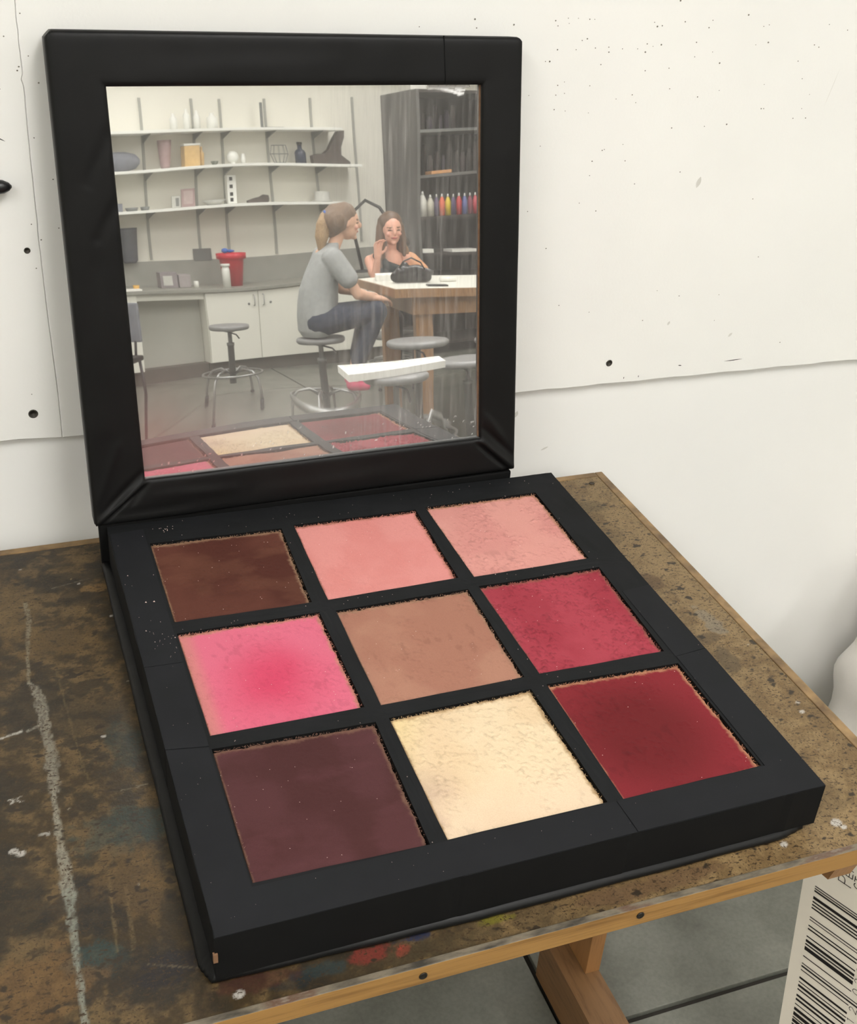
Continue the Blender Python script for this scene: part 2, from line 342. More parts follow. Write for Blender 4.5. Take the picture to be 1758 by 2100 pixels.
streak([(-.105, -.371), (-.1055, -.424), (-.105, -.47), (-.104, -.503)], [.003, .0032, .0055, .0062], (172, 166, 148), .85)
streak([(-.104, -.503), (-.105, -.54), (-.105, -.569), (-.105, -.604), (-.106, -.66)], [.006, .0038, .003, .0028, .0032], (158, 160, 146), .8)
streak([(-.042, -.389), (-.016, -.388)], [.0009, .0008], (160, 150, 128), .7); streak([(-.15, -.281), (-.129, -.275)], [.0012, .0026], (205, 200, 188), .9)
streak([(-.122, -.276), (-.112, -.272)], [.002, .0018], (180, 174, 158), .6); streak([(-.146, -.378), (-.136, -.370)], [.0012, .0012], (210, 206, 194), .9); streak([(-.146, -.372), (-.134, -.378)], [.0014, .001], (210, 206, 194), .9)
streak([(-.123, -.426), (-.115, -.427)], [.001, .0022], (196, 192, 182), .8); streak([(-.075, -.022), (-.03, -.012)], [.0009, .0008], (120, 114, 98), .7)
streak([(-.085, -.18), (-.075, -.34), (-.068, -.38)], [.001, .0014, .001], (128, 110, 74), .5); streak([(-.068, -.49), (-.072, -.58)], [.0012, .0015], (140, 120, 84), .5); streak([(-.055, -.51), (-.058, -.58)], [.0016, .0018], (134, 114, 80), .5)
streak([(-.05, -.60), (-.008, -.617)], [.0008, .0009], (140, 124, 96), .6)
rs = random.Random(12)
for (x, y, r) in [(-.108, .029, .0022), (-.043, -.02, .002), (-.014, -.097, .0026), (-.049, -.306, .0024), (.017, -.652, .005), (.630, -.636, .0065), (.634, -.643, .004), (.561, -.645, .0045), (.705, -.465, .003), (.7, -.48, .004), (-.147, -.44, .004), (-.141, -.445, .004)]:
    blob(x, y, r, r * .8, (214, 208, 198), .9, 4, .35)
for _ in range(70):
    blob(rs.uniform(-.2, .72), rs.choice([rs.uniform(-.66, .06)]), .0013, .0013, rs.choice([(190, 180, 160), (50, 42, 30), (170, 150, 110)]), .8, 3, .2)
gz = ZB + (a[:, 0] - .5) * .0006
me = bpy.data.meshes.new('bench_top')
nv = len(gx); bot = nv
V = np.stack([gx, gy, gz], 1).tolist() + [(X0, Y0, ZB - .02), (X1, Y0, ZB - .02), (X1, Y1, ZB - .02), (X0, Y1, ZB - .02)]
F = grid_faces(nx, ny)
F += [(nv, nv + 3, nv + 2, nv + 1)] + [tuple([nv, nv + 1] + list(range(nx - 1, -1, -1)))] + [tuple([nv + 2, nv + 3] + list(range(nv - nx, nv)))] + [tuple([nv + 1, nv + 2] + list(range(nv - 1, nx - 2, -nx)))] + [tuple([nv + 3, nv] + list(range(0, nv, nx)))]
me.from_pydata(V, [], F); c = c * (.56 + .12 * (1 - left)); setcol(me, np.vstack([c, np.tile(L3((110, 85, 55)), (4, 1))]))
bmat = attr_mat('stained_hardboard', .42, .35, .30, 420, .35, 260, .0007)
_t = bmat.node_tree; _b = _t.nodes['Principled BSDF']; _src = _b.inputs['Base Color'].links[0].from_socket
def _fl(scale, st, lo, hi, colr):
    global _src
    tc_ = _t.nodes.new('ShaderNodeTexCoord'); mp_ = _t.nodes.new('ShaderNodeMapping'); mp_.inputs['Scale'].default_value = st; mp_.inputs['Rotation'].default_value = (0, 0, .4)
    nz = _t.nodes.new('ShaderNodeTexNoise'); nz.inputs['Scale'].default_value = scale; nz.inputs['Detail'].default_value = 2.5
    rp = _t.nodes.new('ShaderNodeValToRGB'); rp.color_ramp.elements[0].position = lo; rp.color_ramp.elements[0].color = (0, 0, 0, 1); rp.color_ramp.elements[1].position = hi
    mx_ = _t.nodes.new('ShaderNodeMix'); mx_.data_type = 'RGBA'; mx_.blend_type = 'MIX'; mx_.inputs[7].default_value = (*lin(colr), 1)
    _t.links.new(tc_.outputs['Object'], mp_.inputs[0]); _t.links.new(mp_.outputs[0], nz.inputs['Vector']); _t.links.new(nz.outputs[0], rp.inputs[0]); _t.links.new(rp.outputs[0], mx_.inputs[0])
    _t.links.new(_src, mx_.inputs[6]); _src = mx_.outputs[2]
_fl(150, (1, 2.2, 1), .595, .66, (52, 40, 26)); _fl(330, (1.6, 1, 1), .60, .68, (58, 44, 28)); _fl(60, (1, 1.4, 1), .63, .69, (44, 36, 26))
_t.links.new(_src, _b.inputs['Base Color'])
link('bench_top', me, bmat, tb)
# remaining (unseen, left) part of the top
B().box(-.75, X0, Y0, Y1, ZB - .02, ZB, .0).build('bench_top', mat('stained_hardboard_plain', (110, 92, 62), .5, var=.4, vs=30, c2=(60, 52, 36)), tb)
# edge strips: front strip with dirty top
k = N('worn_pine_edging'); a_, b_ = lin((150, 112, 60)), lin((112, 78, 36))
g = k.noise(22, 6, .65, st=(.3, 3, 9)); col = k.ramp(g, [(.3, b_), (.5, a_), (.68, a_), (.76, lin((186, 154, 104)))])
tc = k.new('ShaderNodeTexCoord'); sp = k.new('ShaderNodeSeparateXYZ'); k.l(tc.outputs['Object'], sp.inputs[0])
gm = k.new('ShaderNodeNewGeometry'); sn = k.new('ShaderNodeSeparateXYZ'); k.l(gm.outputs['True Normal'], sn.inputs[0])
dirt = k.ramp(k.noise(60, 5, .6, st=(.35, 1, 1)), [(.3, lin((52, 48, 42))), (.5, lin((112, 103, 88))), (.62, lin((88, 66, 52))), (.8, lin((160, 156, 144)))])
gt = k.new('ShaderNodeMath', operation='GREATER_THAN'); gt.inputs[1].default_value = .5; k.l(sn.outputs[2], gt.inputs[0])
k.l(k.mix(gt.outputs[0], col, dirt), k.b.inputs['Base Color']); k.b.inputs['Roughness'].default_value = .45; k.bump(g, .15, .0006)
M['edging'] = k.m
B().box(-.75, .7345, -.6735, -.6660, ZB - .0215, ZB + .0012, .0008).build('edge_strip', M['edging'], tb)
B().box(.7222, .7345, -.6655, .079, ZB - .03, ZB + .0008, .0015).build('edge_strip', mat('worn_brown_edging', (150, 122, 84), .5, var=.35, vs=40, c2=(92, 72, 48)), tb)
B().box(-.75, .722, .0675, .079, ZB - .03, ZB + .0008, .0015).build('edge_strip', mat('worn_brown_edging', (140, 112, 74), .5, var=.35, vs=40, c2=(96, 76, 50)), tb)
B().box(-.7, .70, -.20, -.14, ZB - .09, ZB - .021).build('apron', M['leg_wood'], tb)
for (x, z) in [(.173, ZB - .0105), (.386, ZB - .0085)]:
    h = B().lathe([(.0040, 0), (.0038, .0009), (.0030, .0012), (.0026, .0006), (.0008, .0004)], seg=18, M=Matrix.Translation((x, -.6735, z)) @ Matrix.Rotation(PI / 2, 4, 'X')).build('screw', mat('dark_steel_screw', (58, 54, 48), .35, metal=.7, var=.3, vs=500), tb)
B().lathe([(.0045, 0), (.004, .0008), (.0028, .0003)], seg=14, M=Matrix.Translation((.703, .050, ZB + .0003))).build('screw', mat('dark_steel_screw', (70, 60, 48), .5, metal=.5, var=.3, vs=500), tb)
# bracket under the front edge, trestle post and floor rail
B().prism([(-.6655, ZB - .0217), (-.60, ZB - .0217), (-.60, ZB - .064), (-.632, ZB - .064), (-.656, ZB - .058)], .622, .650, 'x').build('bracket', M['leg_wood_v'], tb)
for sx_, nm in ((1, 0), (-1, 1)):
    xc = .66 if sx_ > 0 else -.66
    B().box(xc + .006, xc + .032, -.225, -.10, .1, ZB - .021, .001).build('leg', M['leg_wood_v'], tb)
    # floor rail, near end chamfered
    B().prism([(-.135, 0), (-.66, 0), (-.68, .03), (-.68, .07), (-.64, .1), (-.16, .1), (-.135, .08)], xc - .029, xc + .031, 'x').build('floor_rail', M['leg_wood'], tb)

# ------------------------------------------------------------------ the big blush palette
ZT = .92
pal = thing('makeup_palette', 'giant handmade black makeup palette with nine powder pans and raised mirror lid on the workbench', 'palette', (0, 0, 0))
pans = [[(.043, -.044), (.206, -.05), (.2, -.213), (.044, -.21)], [(.222, -.046), (.385, -.049), (.382, -.21), (.219, -.213)], [(.4, -.046), (.559, -.046), (.556, -.212), (.401, -.213)],
        [(.043, -.231), (.203, -.233), (.203, -.403), (.045, -.402)], [(.222, -.235), (.385, -.235), (.382, -.403), (.22, -.405)], [(.399, -.233), (.56, -.233), (.553, -.404), (.4, -.403)],
        [(.043, -.421), (.207, -.427), (.203, -.595), (.043, -.593)], [(.222, -.425), (.381, -.423), (.382, -.595), (.22, -.595)], [(.4, -.421), (.557, -.428), (.554, -.594), (.399, -.595)]]
TC = {'BL': (-.0015, .006), 'BR': (.604, -.001), 'FR': (.600, -.6365), 'FL': (.001, -.6395)}
# lattice top: 8x8 control points
def lat(i, j):      # i column 0..7, j row 0..7 (back to front)
    if 0 < i < 7 and 0 < j < 7:
        return pans[((j - 1) // 2) * 3 + (i - 1) // 2][{(0, 0): 0, (1, 0): 1, (1, 1): 2, (0, 1): 3}[((i - 1) % 2, (j - 1) % 2)]]
    ii, jj = min(max(i, 1), 6), min(max(j, 1), 6); x, y = lat(ii, jj)
    if i == 0: x = TC['BL'][0] + (TC['FL'][0] - TC['BL'][0]) * min(max(-y / .6395, 0), 1)
    if i == 7: x = TC['BR'][0] + (TC['FR'][0] - TC['BR'][0]) * min(max(-y / .6365, 0), 1)
    if j == 0: y = TC['BL'][1] + (TC['BR'][1] - TC['BL'][1]) * x / .6
    if j == 7: y = TC['FL'][1] + (TC['FR'][1] - TC['FL'][1]) * x / .6
    if i in (0, 7) and j in (0, 7): x, y = TC[('B' if j == 0 else 'F') + ('L' if i == 0 else 'R')]
    return (x, y)
S_ = 5     # subdivisions per lattice cell
bm = bmesh.new(); cache = {}
rs = random.Random(2)
def lv(i, j, a, b, z):
    (x0, y0), (x1, y1), (x2, y2), (x3, y3) = lat(i, j), lat(i + 1, j), lat(i + 1, j + 1), lat(i, j + 1)
    u, v = a / S_, b / S_
    x = (x0 * (1 - u) + x1 * u) * (1 - v) + (x3 * (1 - u) + x2 * u) * v; y = (y0 * (1 - u) + y1 * u) * (1 - v) + (y3 * (1 - u) + y2 * u) * v
    key = (round(x, 5), round(y, 5), z)
    if key not in cache:
        jx = rs.uniform(-.0004, .0004); jy = rs.uniform(-.0004, .0004); jz = rs.uniform(-.00025, .00025) if z == ZT else 0
        cache[key] = bm.verts.new((x + jx, y + jy, z + jz)); 
    return cache[key]
for i in range(7):
    for j in range(7):
        if i % 2 == 1 and j % 2 == 1: continue
        for a in range(S_):
            for b_i in range(S_):
                bm.faces.new((lv(i, j, a, b_i, ZT), lv(i, j, a, b_i + 1, ZT), lv(i, j, a + 1, b_i + 1, ZT), lv(i, j, a + 1, b_i, ZT)))
be = [e for e in bm.edges if e.is_boundary]
r = bmesh.ops.extrude_edge_only(bm, edges=be)
for v in [g for g in r['geom'] if isinstance(g, bmesh.types.BMVert)]:
    v.co.z = ZT - .012 if (.02 < v.co.x < .58 and -.62 < v.co.y < -.02) else ZT - .0508
bmesh.ops.recalc_face_normals(bm, faces=bm.faces[:])
me = bpy.data.meshes.new('tray_frame'); bm.to_mesh(me); bm.free()
# top black card, sides darker
me.materials.append(M['black_card']); me.materials.append(M['black_side'])
for p in me.polygons: p.material_index = 0 if p.normal.z > .7 else 1
if sum(p.normal.z for p in me.polygons) < 0: me.flip_normals()
for p in me.polygons: p.material_index = 0 if abs(p.normal.z) > .7 else 1
o = bpy.data.objects.new('tray_frame', me); COL.objects.link(o); o.parent = pal
B().box(.006, .594, -.63, -.004, ZT - .05, ZT - .0105).build('tray_floor', mat('black_tray_floor', (14, 13, 13), .9), pal)
# wrapped bottom board whose soft edge shows below the tray
k = N('black_plastic_wrap')
n1 = k.noise(9, 4, .6); n2 = k.noise(240, 3)
k.l(k.ramp(n1, [(.3, lin((12, 12, 12))), (.7, lin((17, 17, 17)))]), k.b.inputs['Base Color'])
k.b.inputs['Roughness'].default_value = .45; k.b.inputs['Specular IOR Level'].default_value = .2
mx = k.new('ShaderNodeMath', operation='MULTIPLY_ADD'); mx.inputs[1].default_value = .04; k.l(n2, mx.inputs[0]); k.l(k.noise(16, 3, .5, st=(1, 1, .5)), mx.inputs[2]); k.bump(mx.outputs[0], .3, .004)
M['wrap'] = k.m
bm = bmesh.new(); NB = 24
outl = []
for (p, q) in (((-.0115, .010), (-.0095, -.618)), ((-.0095, -.618), (-.002, -.637)), ((-.002, -.637), (.25, -.6425)), ((.25, -.6425), (.560, -.6405)), ((.560, -.6405), (.590, -.634)), ((.590, -.634), (.5975, -.62)), ((.5975, -.62), (.601, .004)), ((.601, .004), (-.0115, .010))):
    for s_ in range(NB): 
        t_ = s_ / NB; outl.append((p[0] + (q[0] - p[0]) * t_ + .0003 * math.sin(s_ * .9), p[1] + (q[1] - p[1]) * t_ + .0003 * math.sin(s_ * .7 + 1)))
prof = [(.004, ZB + .0004), (-.0005, ZB + .003), (.0, ZB + .006), (.003, ZB + .0092), (.012, ZB + .0098)]
cx_, cy_ = .295, -.318; rings = []
for ins, z in prof:
    ring = []
    for (x, y) in outl:
        dx, dy = x - cx_, y - cy_; L = max(abs(dx), abs(dy)); ring.append(bm.verts.new((x - dx / L * ins * (1 if abs(dx) > .99 * L or True else 0), y - dy / L * ins, z)))
    rings.append(ring)
n = len(outl)
for a in range(len(rings) - 1):
    for s_ in range(n): bm.faces.new((rings[a][s_], rings[a][(s_ + 1) % n], rings[a + 1][(s_ + 1) % n], rings[a + 1][s_]))
bm.faces.new(rings[-1]); bm.faces.new(list(reversed(rings[0]))); bmesh.ops.recalc_face_normals(bm, faces=bm.faces[:])
me = bpy.data.meshes.new('bottom_board'); bm.to_mesh(me); bm.free(); me.polygons.foreach_set('use_smooth', [True] * len(me.polygons))
link('bottom_board', me, M['wrap'], pal)
# hinge flap behind the tray
B().box(-.011, .546, .007, .018, ZB + .004, ZT + .0055, .002).build('hinge_flap', M['black_side'], pal)
# paper patches glued over the rim (their edges read as thin seams)
def patch(poly, dz=.0006):
    n_ = len(poly); v = [(x, y, ZT + dz) for x, y in poly] + [(x, y, ZT - .0006) for x, y in poly]
    mesh('paper_patch', v, [tuple(range(n_))] + [(i, i + n_, (i + 1) % n_ + n_, (i + 1) % n_) for i in range(n_)], M['black_patch'], pal)
patch([(.0003, -.411), (.0405, -.418), (.0415, -.597), (.39, -.5965), (.391, -.6372), (.0016, -.6392)])
patch([(.0003, -.281), (.0405, -.283), (.0412, -.4165), (.0006, -.4098)])
patch([(.0003, -.012), (.0405, -.010), (.0402, -.2815), (.0003, -.2798)], .0004)
patch([(.5625, -.288), (.6015, -.284), (.6012, -.4125), (.5605, -.4165)], .0005)
patch([(.561, -.4175), (.6012, -.4135), (.5995, -.6363), (.392, -.637), (.391, -.5965), (.557, -.5958)], .0008)
# powders
pan_cols = [((104, 60, 48), (88, 46, 36), (160, 126, 100), 'dark_brown'), ((238, 158, 152), (232, 148, 142), (196, 130, 112), 'coral'), ((234, 166, 156), (226, 156, 148), (190, 140, 112), 'pale'),
            ((242, 120, 140), (226, 78, 106), (206, 142, 122), 'hot'), ((192, 140, 118), (182, 128, 108), (176, 136, 112), 'tan'), ((190, 76, 90), (176, 64, 78), (160, 96, 84), 'rose'),
            ((92, 54, 56), (82, 46, 46), (132, 98, 82), 'plum'), ((250, 226, 190), (244, 216, 178), (196, 164, 122), 'cream'), ((138, 42, 46), (122, 32, 36), (196, 140, 108), 'red')]
pan_labels = ['dark chocolate brown powder', 'coral pink powder', 'pale peach pink powder', 'hot pink powder, deeper in the middle', 'matte tan powder', 'rough rose red powder', 'dark plum brown powder', 'cream coloured powder', 'deep red powder']
rough_amt = [.25, .15, .6, .3, .3, 1.0, .1, .5, .35]
pm = attr_mat('pressed_powder', .85, .2, .12, 900, .5, 1100, .0004)
grain_m = mat('powder_dust', (225, 200, 190), .8)
for pi, q in enumerate(pans):
    ca, cb, ce_, nm = pan_cols[pi]; ca, cb, ce_ = L3(ca), L3(cb), L3(ce_)
    n_ = 120; u, v = np.meshgrid(np.linspace(0, 1, n_), np.linspace(0, 1, n_)); u = u.ravel(); v = v.ravel()   # v from back to front
    q_ = np.array(q); ins = .0007
    P = (q_[0] * ((1 - u) * (1 - v))[:, None] + q_[1] * (u * (1 - v))[:, None] + q_[2] * (u * v)[:, None] + q_[3] * ((1 - u) * v)[:, None])
    W_ = .163
    # shrink back and right edges raggedly so that a black gap opens
    back = .0022 + .0022 * fbm(u * 10, u * 0, 3, 4, pi + 70, .7) - .0006; right = .0016 + .0030 * fbm(v * 10, v * 0, 2, 4, pi + 90, .7) - .0006
    P[:, 1] -= back * np.exp(-v * 14); P[:, 0] -= right * np.exp(-(1 - u) * 14)
    P[:, 0] += ins * (1 - u) ; P[:, 1] += ins * v
    eb, el, er, ef = v * W_, u * W_, (1 - u) * W_, (1 - v) * W_
    rag = fbm(P[:, 0], P[:, 1], 260, 3, pi + 5, .6)
    z = ZT - .0026 + (fbm(P[:, 0], P[:, 1], 18, 4, pi) - .5) * .0012
    # chips and drag marks
    ch = fbm(P[:, 0] * 1.0, P[:, 1] * .45, 120, 4, pi + 40, .6); clump = sstep(.45, .62, fbm(P[:, 0], P[:, 1], 22, 3, pi + 11))
    z = z + rough_amt[pi] * (.0014 * (ch - .5) * (.2 + clump) - .0006 * sstep(.60, .74, ch) * clump)
    edge = np.minimum(np.minimum(eb, er), np.minimum(el, ef))
    z = z - .0012 * sstep(.0035, .0, np.minimum(eb, er)) * 0
    z = z + .0022 * (rag - .42) * np.exp(-np.minimum(eb, er) / .0035)
    cr = fbm(P[:, 0] * .8 + P[:, 1] * .5, P[:, 1] * .7 - P[:, 0] * .4, 330, 3, pi + 33, .65); crm = sstep(.57, .66, cr) * sstep(.36, .56, fbm(P[:, 0], P[:, 1], 24, 3, pi + 77)) * min(1, rough_amt[pi] * 1.2)
    z = z + .0020 * crm
    dist = np.minimum(np.minimum(eb * .8, er * .9), np.minimum(el * 2.0, ef * 5)) + (fbm(P[:, 0], P[:, 1], 90, 4, pi + 3, .6) - .5) * .006
    mid = fbm(P[:, 0], P[:, 1], 16, 5, pi + 60)[:, None]
    col = ca + (cb - ca) * sstep(.35, .65, mid)
    if pi == 3:
        d = np.sqrt((u - .52) ** 2 * 1.2 + (v - .62) ** 2); f = (1 - sstep(.0, .62, d + (mid[:, 0] - .5) * .3))[:, None]
        col = L3((238, 120, 146)) + (L3((226, 72, 108)) - L3((238, 120, 146))) * f * .85
        f2 = sstep(.14, .02, u)[:, None] * .7; col = col + (L3((218, 146, 134)) - col) * f2
    if pi == 8:
        d = np.sqrt((u - .42) ** 2 + (v - .55) ** 2); f = (sstep(.2, .65, d))[:, None]; col = L3((116, 34, 38)) + (L3((142, 44, 52)) - L3((116, 34, 38))) * f
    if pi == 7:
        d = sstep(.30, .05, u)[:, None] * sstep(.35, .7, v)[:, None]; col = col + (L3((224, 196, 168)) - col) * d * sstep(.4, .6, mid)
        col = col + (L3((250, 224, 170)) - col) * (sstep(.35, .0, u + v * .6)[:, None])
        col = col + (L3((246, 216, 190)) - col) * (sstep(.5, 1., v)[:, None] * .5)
    if pi in (0, 6):
        col = col + (L3((118, 76, 58) if pi == 0 else (104, 62, 66)) - col) * (sstep(.55, .7, fbm(P[:, 0] * .6, P[:, 1] * 1.2, 26, 4, pi + 8))[:, None] * .4)
    fe = fbm(P[:, 0], P[:, 1], 420, 3, pi + 29, .7)[:, None]; ke = sstep(.0052, .0008, dist + (fe[:, 0] - .5) * .004)[:, None]; col = col + (ce_ * (.65 + .7 * fe) - col) * ke * .9
    if rough_amt[pi] > .25: col = col * (1 - .14 * (sstep(.60, .70, ch) * clump)[:, None])
    col = col * (1 - .30 * (crm * sstep(.3, .7, fe[:, 0])))[:, None]
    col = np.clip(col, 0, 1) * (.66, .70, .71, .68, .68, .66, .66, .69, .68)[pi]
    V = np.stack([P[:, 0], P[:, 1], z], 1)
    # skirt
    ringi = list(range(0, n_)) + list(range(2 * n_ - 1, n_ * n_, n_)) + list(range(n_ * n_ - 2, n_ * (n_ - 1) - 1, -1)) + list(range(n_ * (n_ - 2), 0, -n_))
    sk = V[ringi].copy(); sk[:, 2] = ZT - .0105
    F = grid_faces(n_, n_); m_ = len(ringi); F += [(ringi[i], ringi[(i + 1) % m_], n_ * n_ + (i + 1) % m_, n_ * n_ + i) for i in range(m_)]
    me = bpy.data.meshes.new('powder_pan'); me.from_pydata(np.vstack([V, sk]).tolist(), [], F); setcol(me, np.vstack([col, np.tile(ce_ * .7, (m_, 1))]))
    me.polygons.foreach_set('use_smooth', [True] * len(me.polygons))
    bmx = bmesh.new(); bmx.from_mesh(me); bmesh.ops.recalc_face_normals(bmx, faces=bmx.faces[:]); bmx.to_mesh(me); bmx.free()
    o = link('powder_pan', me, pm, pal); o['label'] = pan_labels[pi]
    # frayed cardboard fibres along back and right edges
    fb = B(); rr = random.Random(pi)
    for s_ in range(420):
        if s_ < 220: t_ = rr.random(); x = q[0][0] + (q[1][0] - q[0][0]) * t_; y = q[0][1] + (q[1][1] - q[0][1]) * t_ - rr.uniform(.0012, .0045)
        elif s_ < 370: t_ = rr.random(); x = q[1][0] + (q[2][0] - q[1][0]) * t_ - rr.uniform(.001, .004); y = q[1][1] + (q[2][1] - q[1][1]) * t_
        else: t_ = rr.random(); x = q[0][0] + (q[3][0] - q[0][0]) * t_ + rr.uniform(.0005, .002); y = q[0][1] + (q[3][1] - q[0][1]) * t_
        if not (q[0][0] + .001 < x < q[1][0] - .001): continue
        d = Vector((rr.uniform(-1, 1), rr.uniform(-1, 1), rr.uniform(.0, .8))).normalized() * rr.uniform(.0012, .0032); wv = Vector((rr.uniform(-1, 1), rr.uniform(-1, 1), rr.uniform(-.3, .3))).normalized() * .0004
        p = Vector((x, y, ZT - .0022)); fb.add([p - wv, p + wv, p + d, p + Vector((0, 0, .0005))], [(0, 1, 2), (0, 2, 3), (1, 3, 2), (0, 3, 1)])
    o = fb.build('frayed_edge', mat('frayed_' + nm, tuple(int(v_) for v_ in pan_cols[pi][2]), .9, var=.3, vs=200), o); o['kind'] = 'stuff'
# pale dust grains scattered on the palette
gb = B(); rr = random.Random(44)
spots = [(.02, -.165, .0012), (.029, -.166, .0013), (.012, -.218, .0008), (.040, -.238, .0009), (.018, -.24, .0007), (.008, -.107, .0008)] + [(.066 + rr.gauss(0, .006), -.018 + rr.gauss(0, .006), .0006) for _ in range(12)]
spots += [(rr.uniform(0, .6), rr.uniform(-.63, 0), rr.uniform(.00035, .0006)) for _ in range(330)] + [(rr.uniform(.01, .04), rr.uniform(-.30, -.2), .0004) for _ in range(18)]
for x, y, r_ in spots:
    z = ZT + .0004
    gb.add([(x - r_, y, z), (x + r_ * .8, y - r_ * .7, z), (x + r_ * .3, y + r_, z), (x, y, z + r_ * 1.2)], [(0, 1, 3), (1, 2, 3), (2, 0, 3), (0, 2, 1)])
o = gb.build('dust_grain', grain_m, pal); o['kind'] = 'stuff'
B().box(-.0008, .003, -.6412, -.638, ZT - .028, ZT - .018).build('torn_spot', M['card_edge'], pal)

# ---- lid: wrapped frame with soft edges and creases
LEAN = math.radians(8.5); LO = Vector((0, .0036, ZT + .0059))
nL = Vector((0, -math.cos(LEAN), math.sin(LEAN))); uL = Vector((0, math.sin(LEAN), math.cos(LEAN)))
def LP(u, v, d=0): return LO + Vector((u, 0, 0)) + uL * v + nL * d
OC = [(-.0156, -.0034), (.5504, .003), (.5369, .5587), (-.014, .5648)]       # BL BR TR TL
IC = [(.0497, .0515), (.4961, .0545), (.4849, .5055), (.0451, .5078)]
creases = [((.046, .465), (.016, .405), .0035, -.0022), ((.047, .39), (.022, .345), .004, -.0022), ((.022, .345), (.004, .24), .006, -.0012),
           ((.048, .050), (-.012, .000), .0032, .0042), ((.044, .040), (-.010, -.002), .0022, -.0036), ((.047, .062), (.0, .018), .004, -.0028), ((.02, .10), (-.008, .03), .004, .0018),
           ((.052, .046), (.03, .02), .003, -.0022), ((.06, .030), (.16, .026), .006, .0014), ((.01, .010), (.10, .012), .004, -.0014),
           ((.497, .053), (.546, .008), .0035, .0044), ((.492, .047), (.54, .004), .0022, -.0038), ((.500, .07), (.545, .025), .004, -.0030), ((.505, .085), (.53, .05), .004, .0022),
           ((.20, .018), (.38, .022), .008, .001), ((.515, .42), (.520, .12), .01, .0009), ((.02, .30), (.01, .12), .008, .001), ((.1, .525), (.3, .53), .01, .0006)]
def lid_disp(u, v):
    h = (fbm(u + 3, v + 5, 9, 3, 77) - .5) * .0022 + (fbm(u + 3, v * .4 + 5, 40, 3, 78) - .5) * .0004
    for (p, q, w0, am) in creases:
        dx, dy = q[0] - p[0], q[1] - p[1]; t = np.clip(((u - p[0]) * dx + (v - p[1]) * dy) / (dx * dx + dy * dy), 0, 1)
        d = np.hypot(u - p[0] - t * dx, v - p[1] - t * dy); h = h + am * np.exp(-(d / w0) ** 2) * (.5 + .5 * np.sin(PI * np.clip(t, .05, .95)))
    return h
prof = [(-.0005, -.0090), (-.0004, -.006), (.0, -.0022), (.012, -.0005), (.03, 0)]
lv_, lf_ = [], []
NT = 150
for s_ in range(4):
    i0, i1, o0, o1 = IC[s_], IC[(s_ + 1) % 4], OC[s_], OC[(s_ + 1) % 4]
    t = np.linspace(0, 1, NT)
    ws = [0, 0, 0, .04, .1, .18, .26, .34, .42, .5, .58, .66, .74, .82, .89, .94, .975, 1, 1.0, 1.0, .985]
    dp = [-.0100, -.006, -.0025, -.0006, 0, 0, 0, 0, 0, 0, 0, 0, 0, 0, -.0002, -.0007, -.0020, -.0050, -.016, -.030, -.0335]
    base_i = len(lv_)
    for wi, di in zip(ws, dp):
        uu = (i0[0] + (i1[0] - i0[0]) * t) * (1 - wi) + (o0[0] + (o1[0] - o0[0]) * t) * wi; vv = (i0[1] + (i1[1] - i0[1]) * t) * (1 - wi) + (o0[1] + (o1[1] - o0[1]) * t) * wi
        for (cu, cv), ch_ in zip(OC, (.003, .0035, .006, .008)):
            su, sv = np.sign(.27 - cu), np.sign(.28 - cv); a_d = np.clip(ch_ - (np.abs(uu - cu) + np.abs(vv - cv)), 0, 1) / 2
            uu = uu + su * a_d; vv = vv + sv * a_d
        hh = lid_disp(uu, vv) * (1 if 0 < wi and di > -.004 else 0) + di
        for a_, b_, h_ in zip(uu, vv, hh): lv_.append(LP(a_, b_, h_))
    nw = len(ws)
    for a_ in range(nw - 1):
        for b_ in range(NT - 1):
            p = base_i + a_ * NT + b_; lf_.append((p, p + 1, p + NT + 1, p + NT))
bq = len(lv_)
for (u_, v_) in OC: lv_.append(LP(u_ + (.27 - u_) * .03, v_ + (.28 - v_) * .03, -.0334))
lf_.append((bq + 3, bq + 2, bq + 1, bq))
me = bpy.data.meshes.new('lid_frame'); me.from_pydata([tuple(v) for v in lv_], [], lf_)
bm = bmesh.new(); bm.from_mesh(me); bmesh.ops.remove_doubles(bm, verts=bm.verts[:], dist=.00005); bmesh.ops.recalc_face_normals(bm, faces=bm.faces[:]); bm.to_mesh(me); bm.free()
me.polygons.foreach_set('use_smooth', [True] * len(me.polygons))
o = link('lid_frame', me, M['wrap'], pal)
# paper seam on the top strip: overlapping sheet from px 905 to the right corner
def lid_patch(poly, d, m):
    n_ = len(poly); v = [LP(x, y, d) for x, y in poly] + [LP(x, y, -.002) for x, y in poly]
    return mesh('wrap_overlap', v, [tuple(range(n_))] + [(i, i + n_, (i + 1) % n_ + n_, (i + 1) % n_) for i in range(n_)], m, pal)
lid_patch([(.4375, .507), (.4345, .5600), (.4338, .5600), (.4368, .507)], .0011, M['black_side'])
# raw cardboard edge inside the right of the opening
B().add([LP(.4953, .0555, -.0095), LP(.4842, .5045, -.0095), LP(.4853, .5045, -.0045), LP(.4964, .0555, -.0045)], [(0, 1, 2, 3)]).build('cardboard_edge', M['card_edge'], pal)
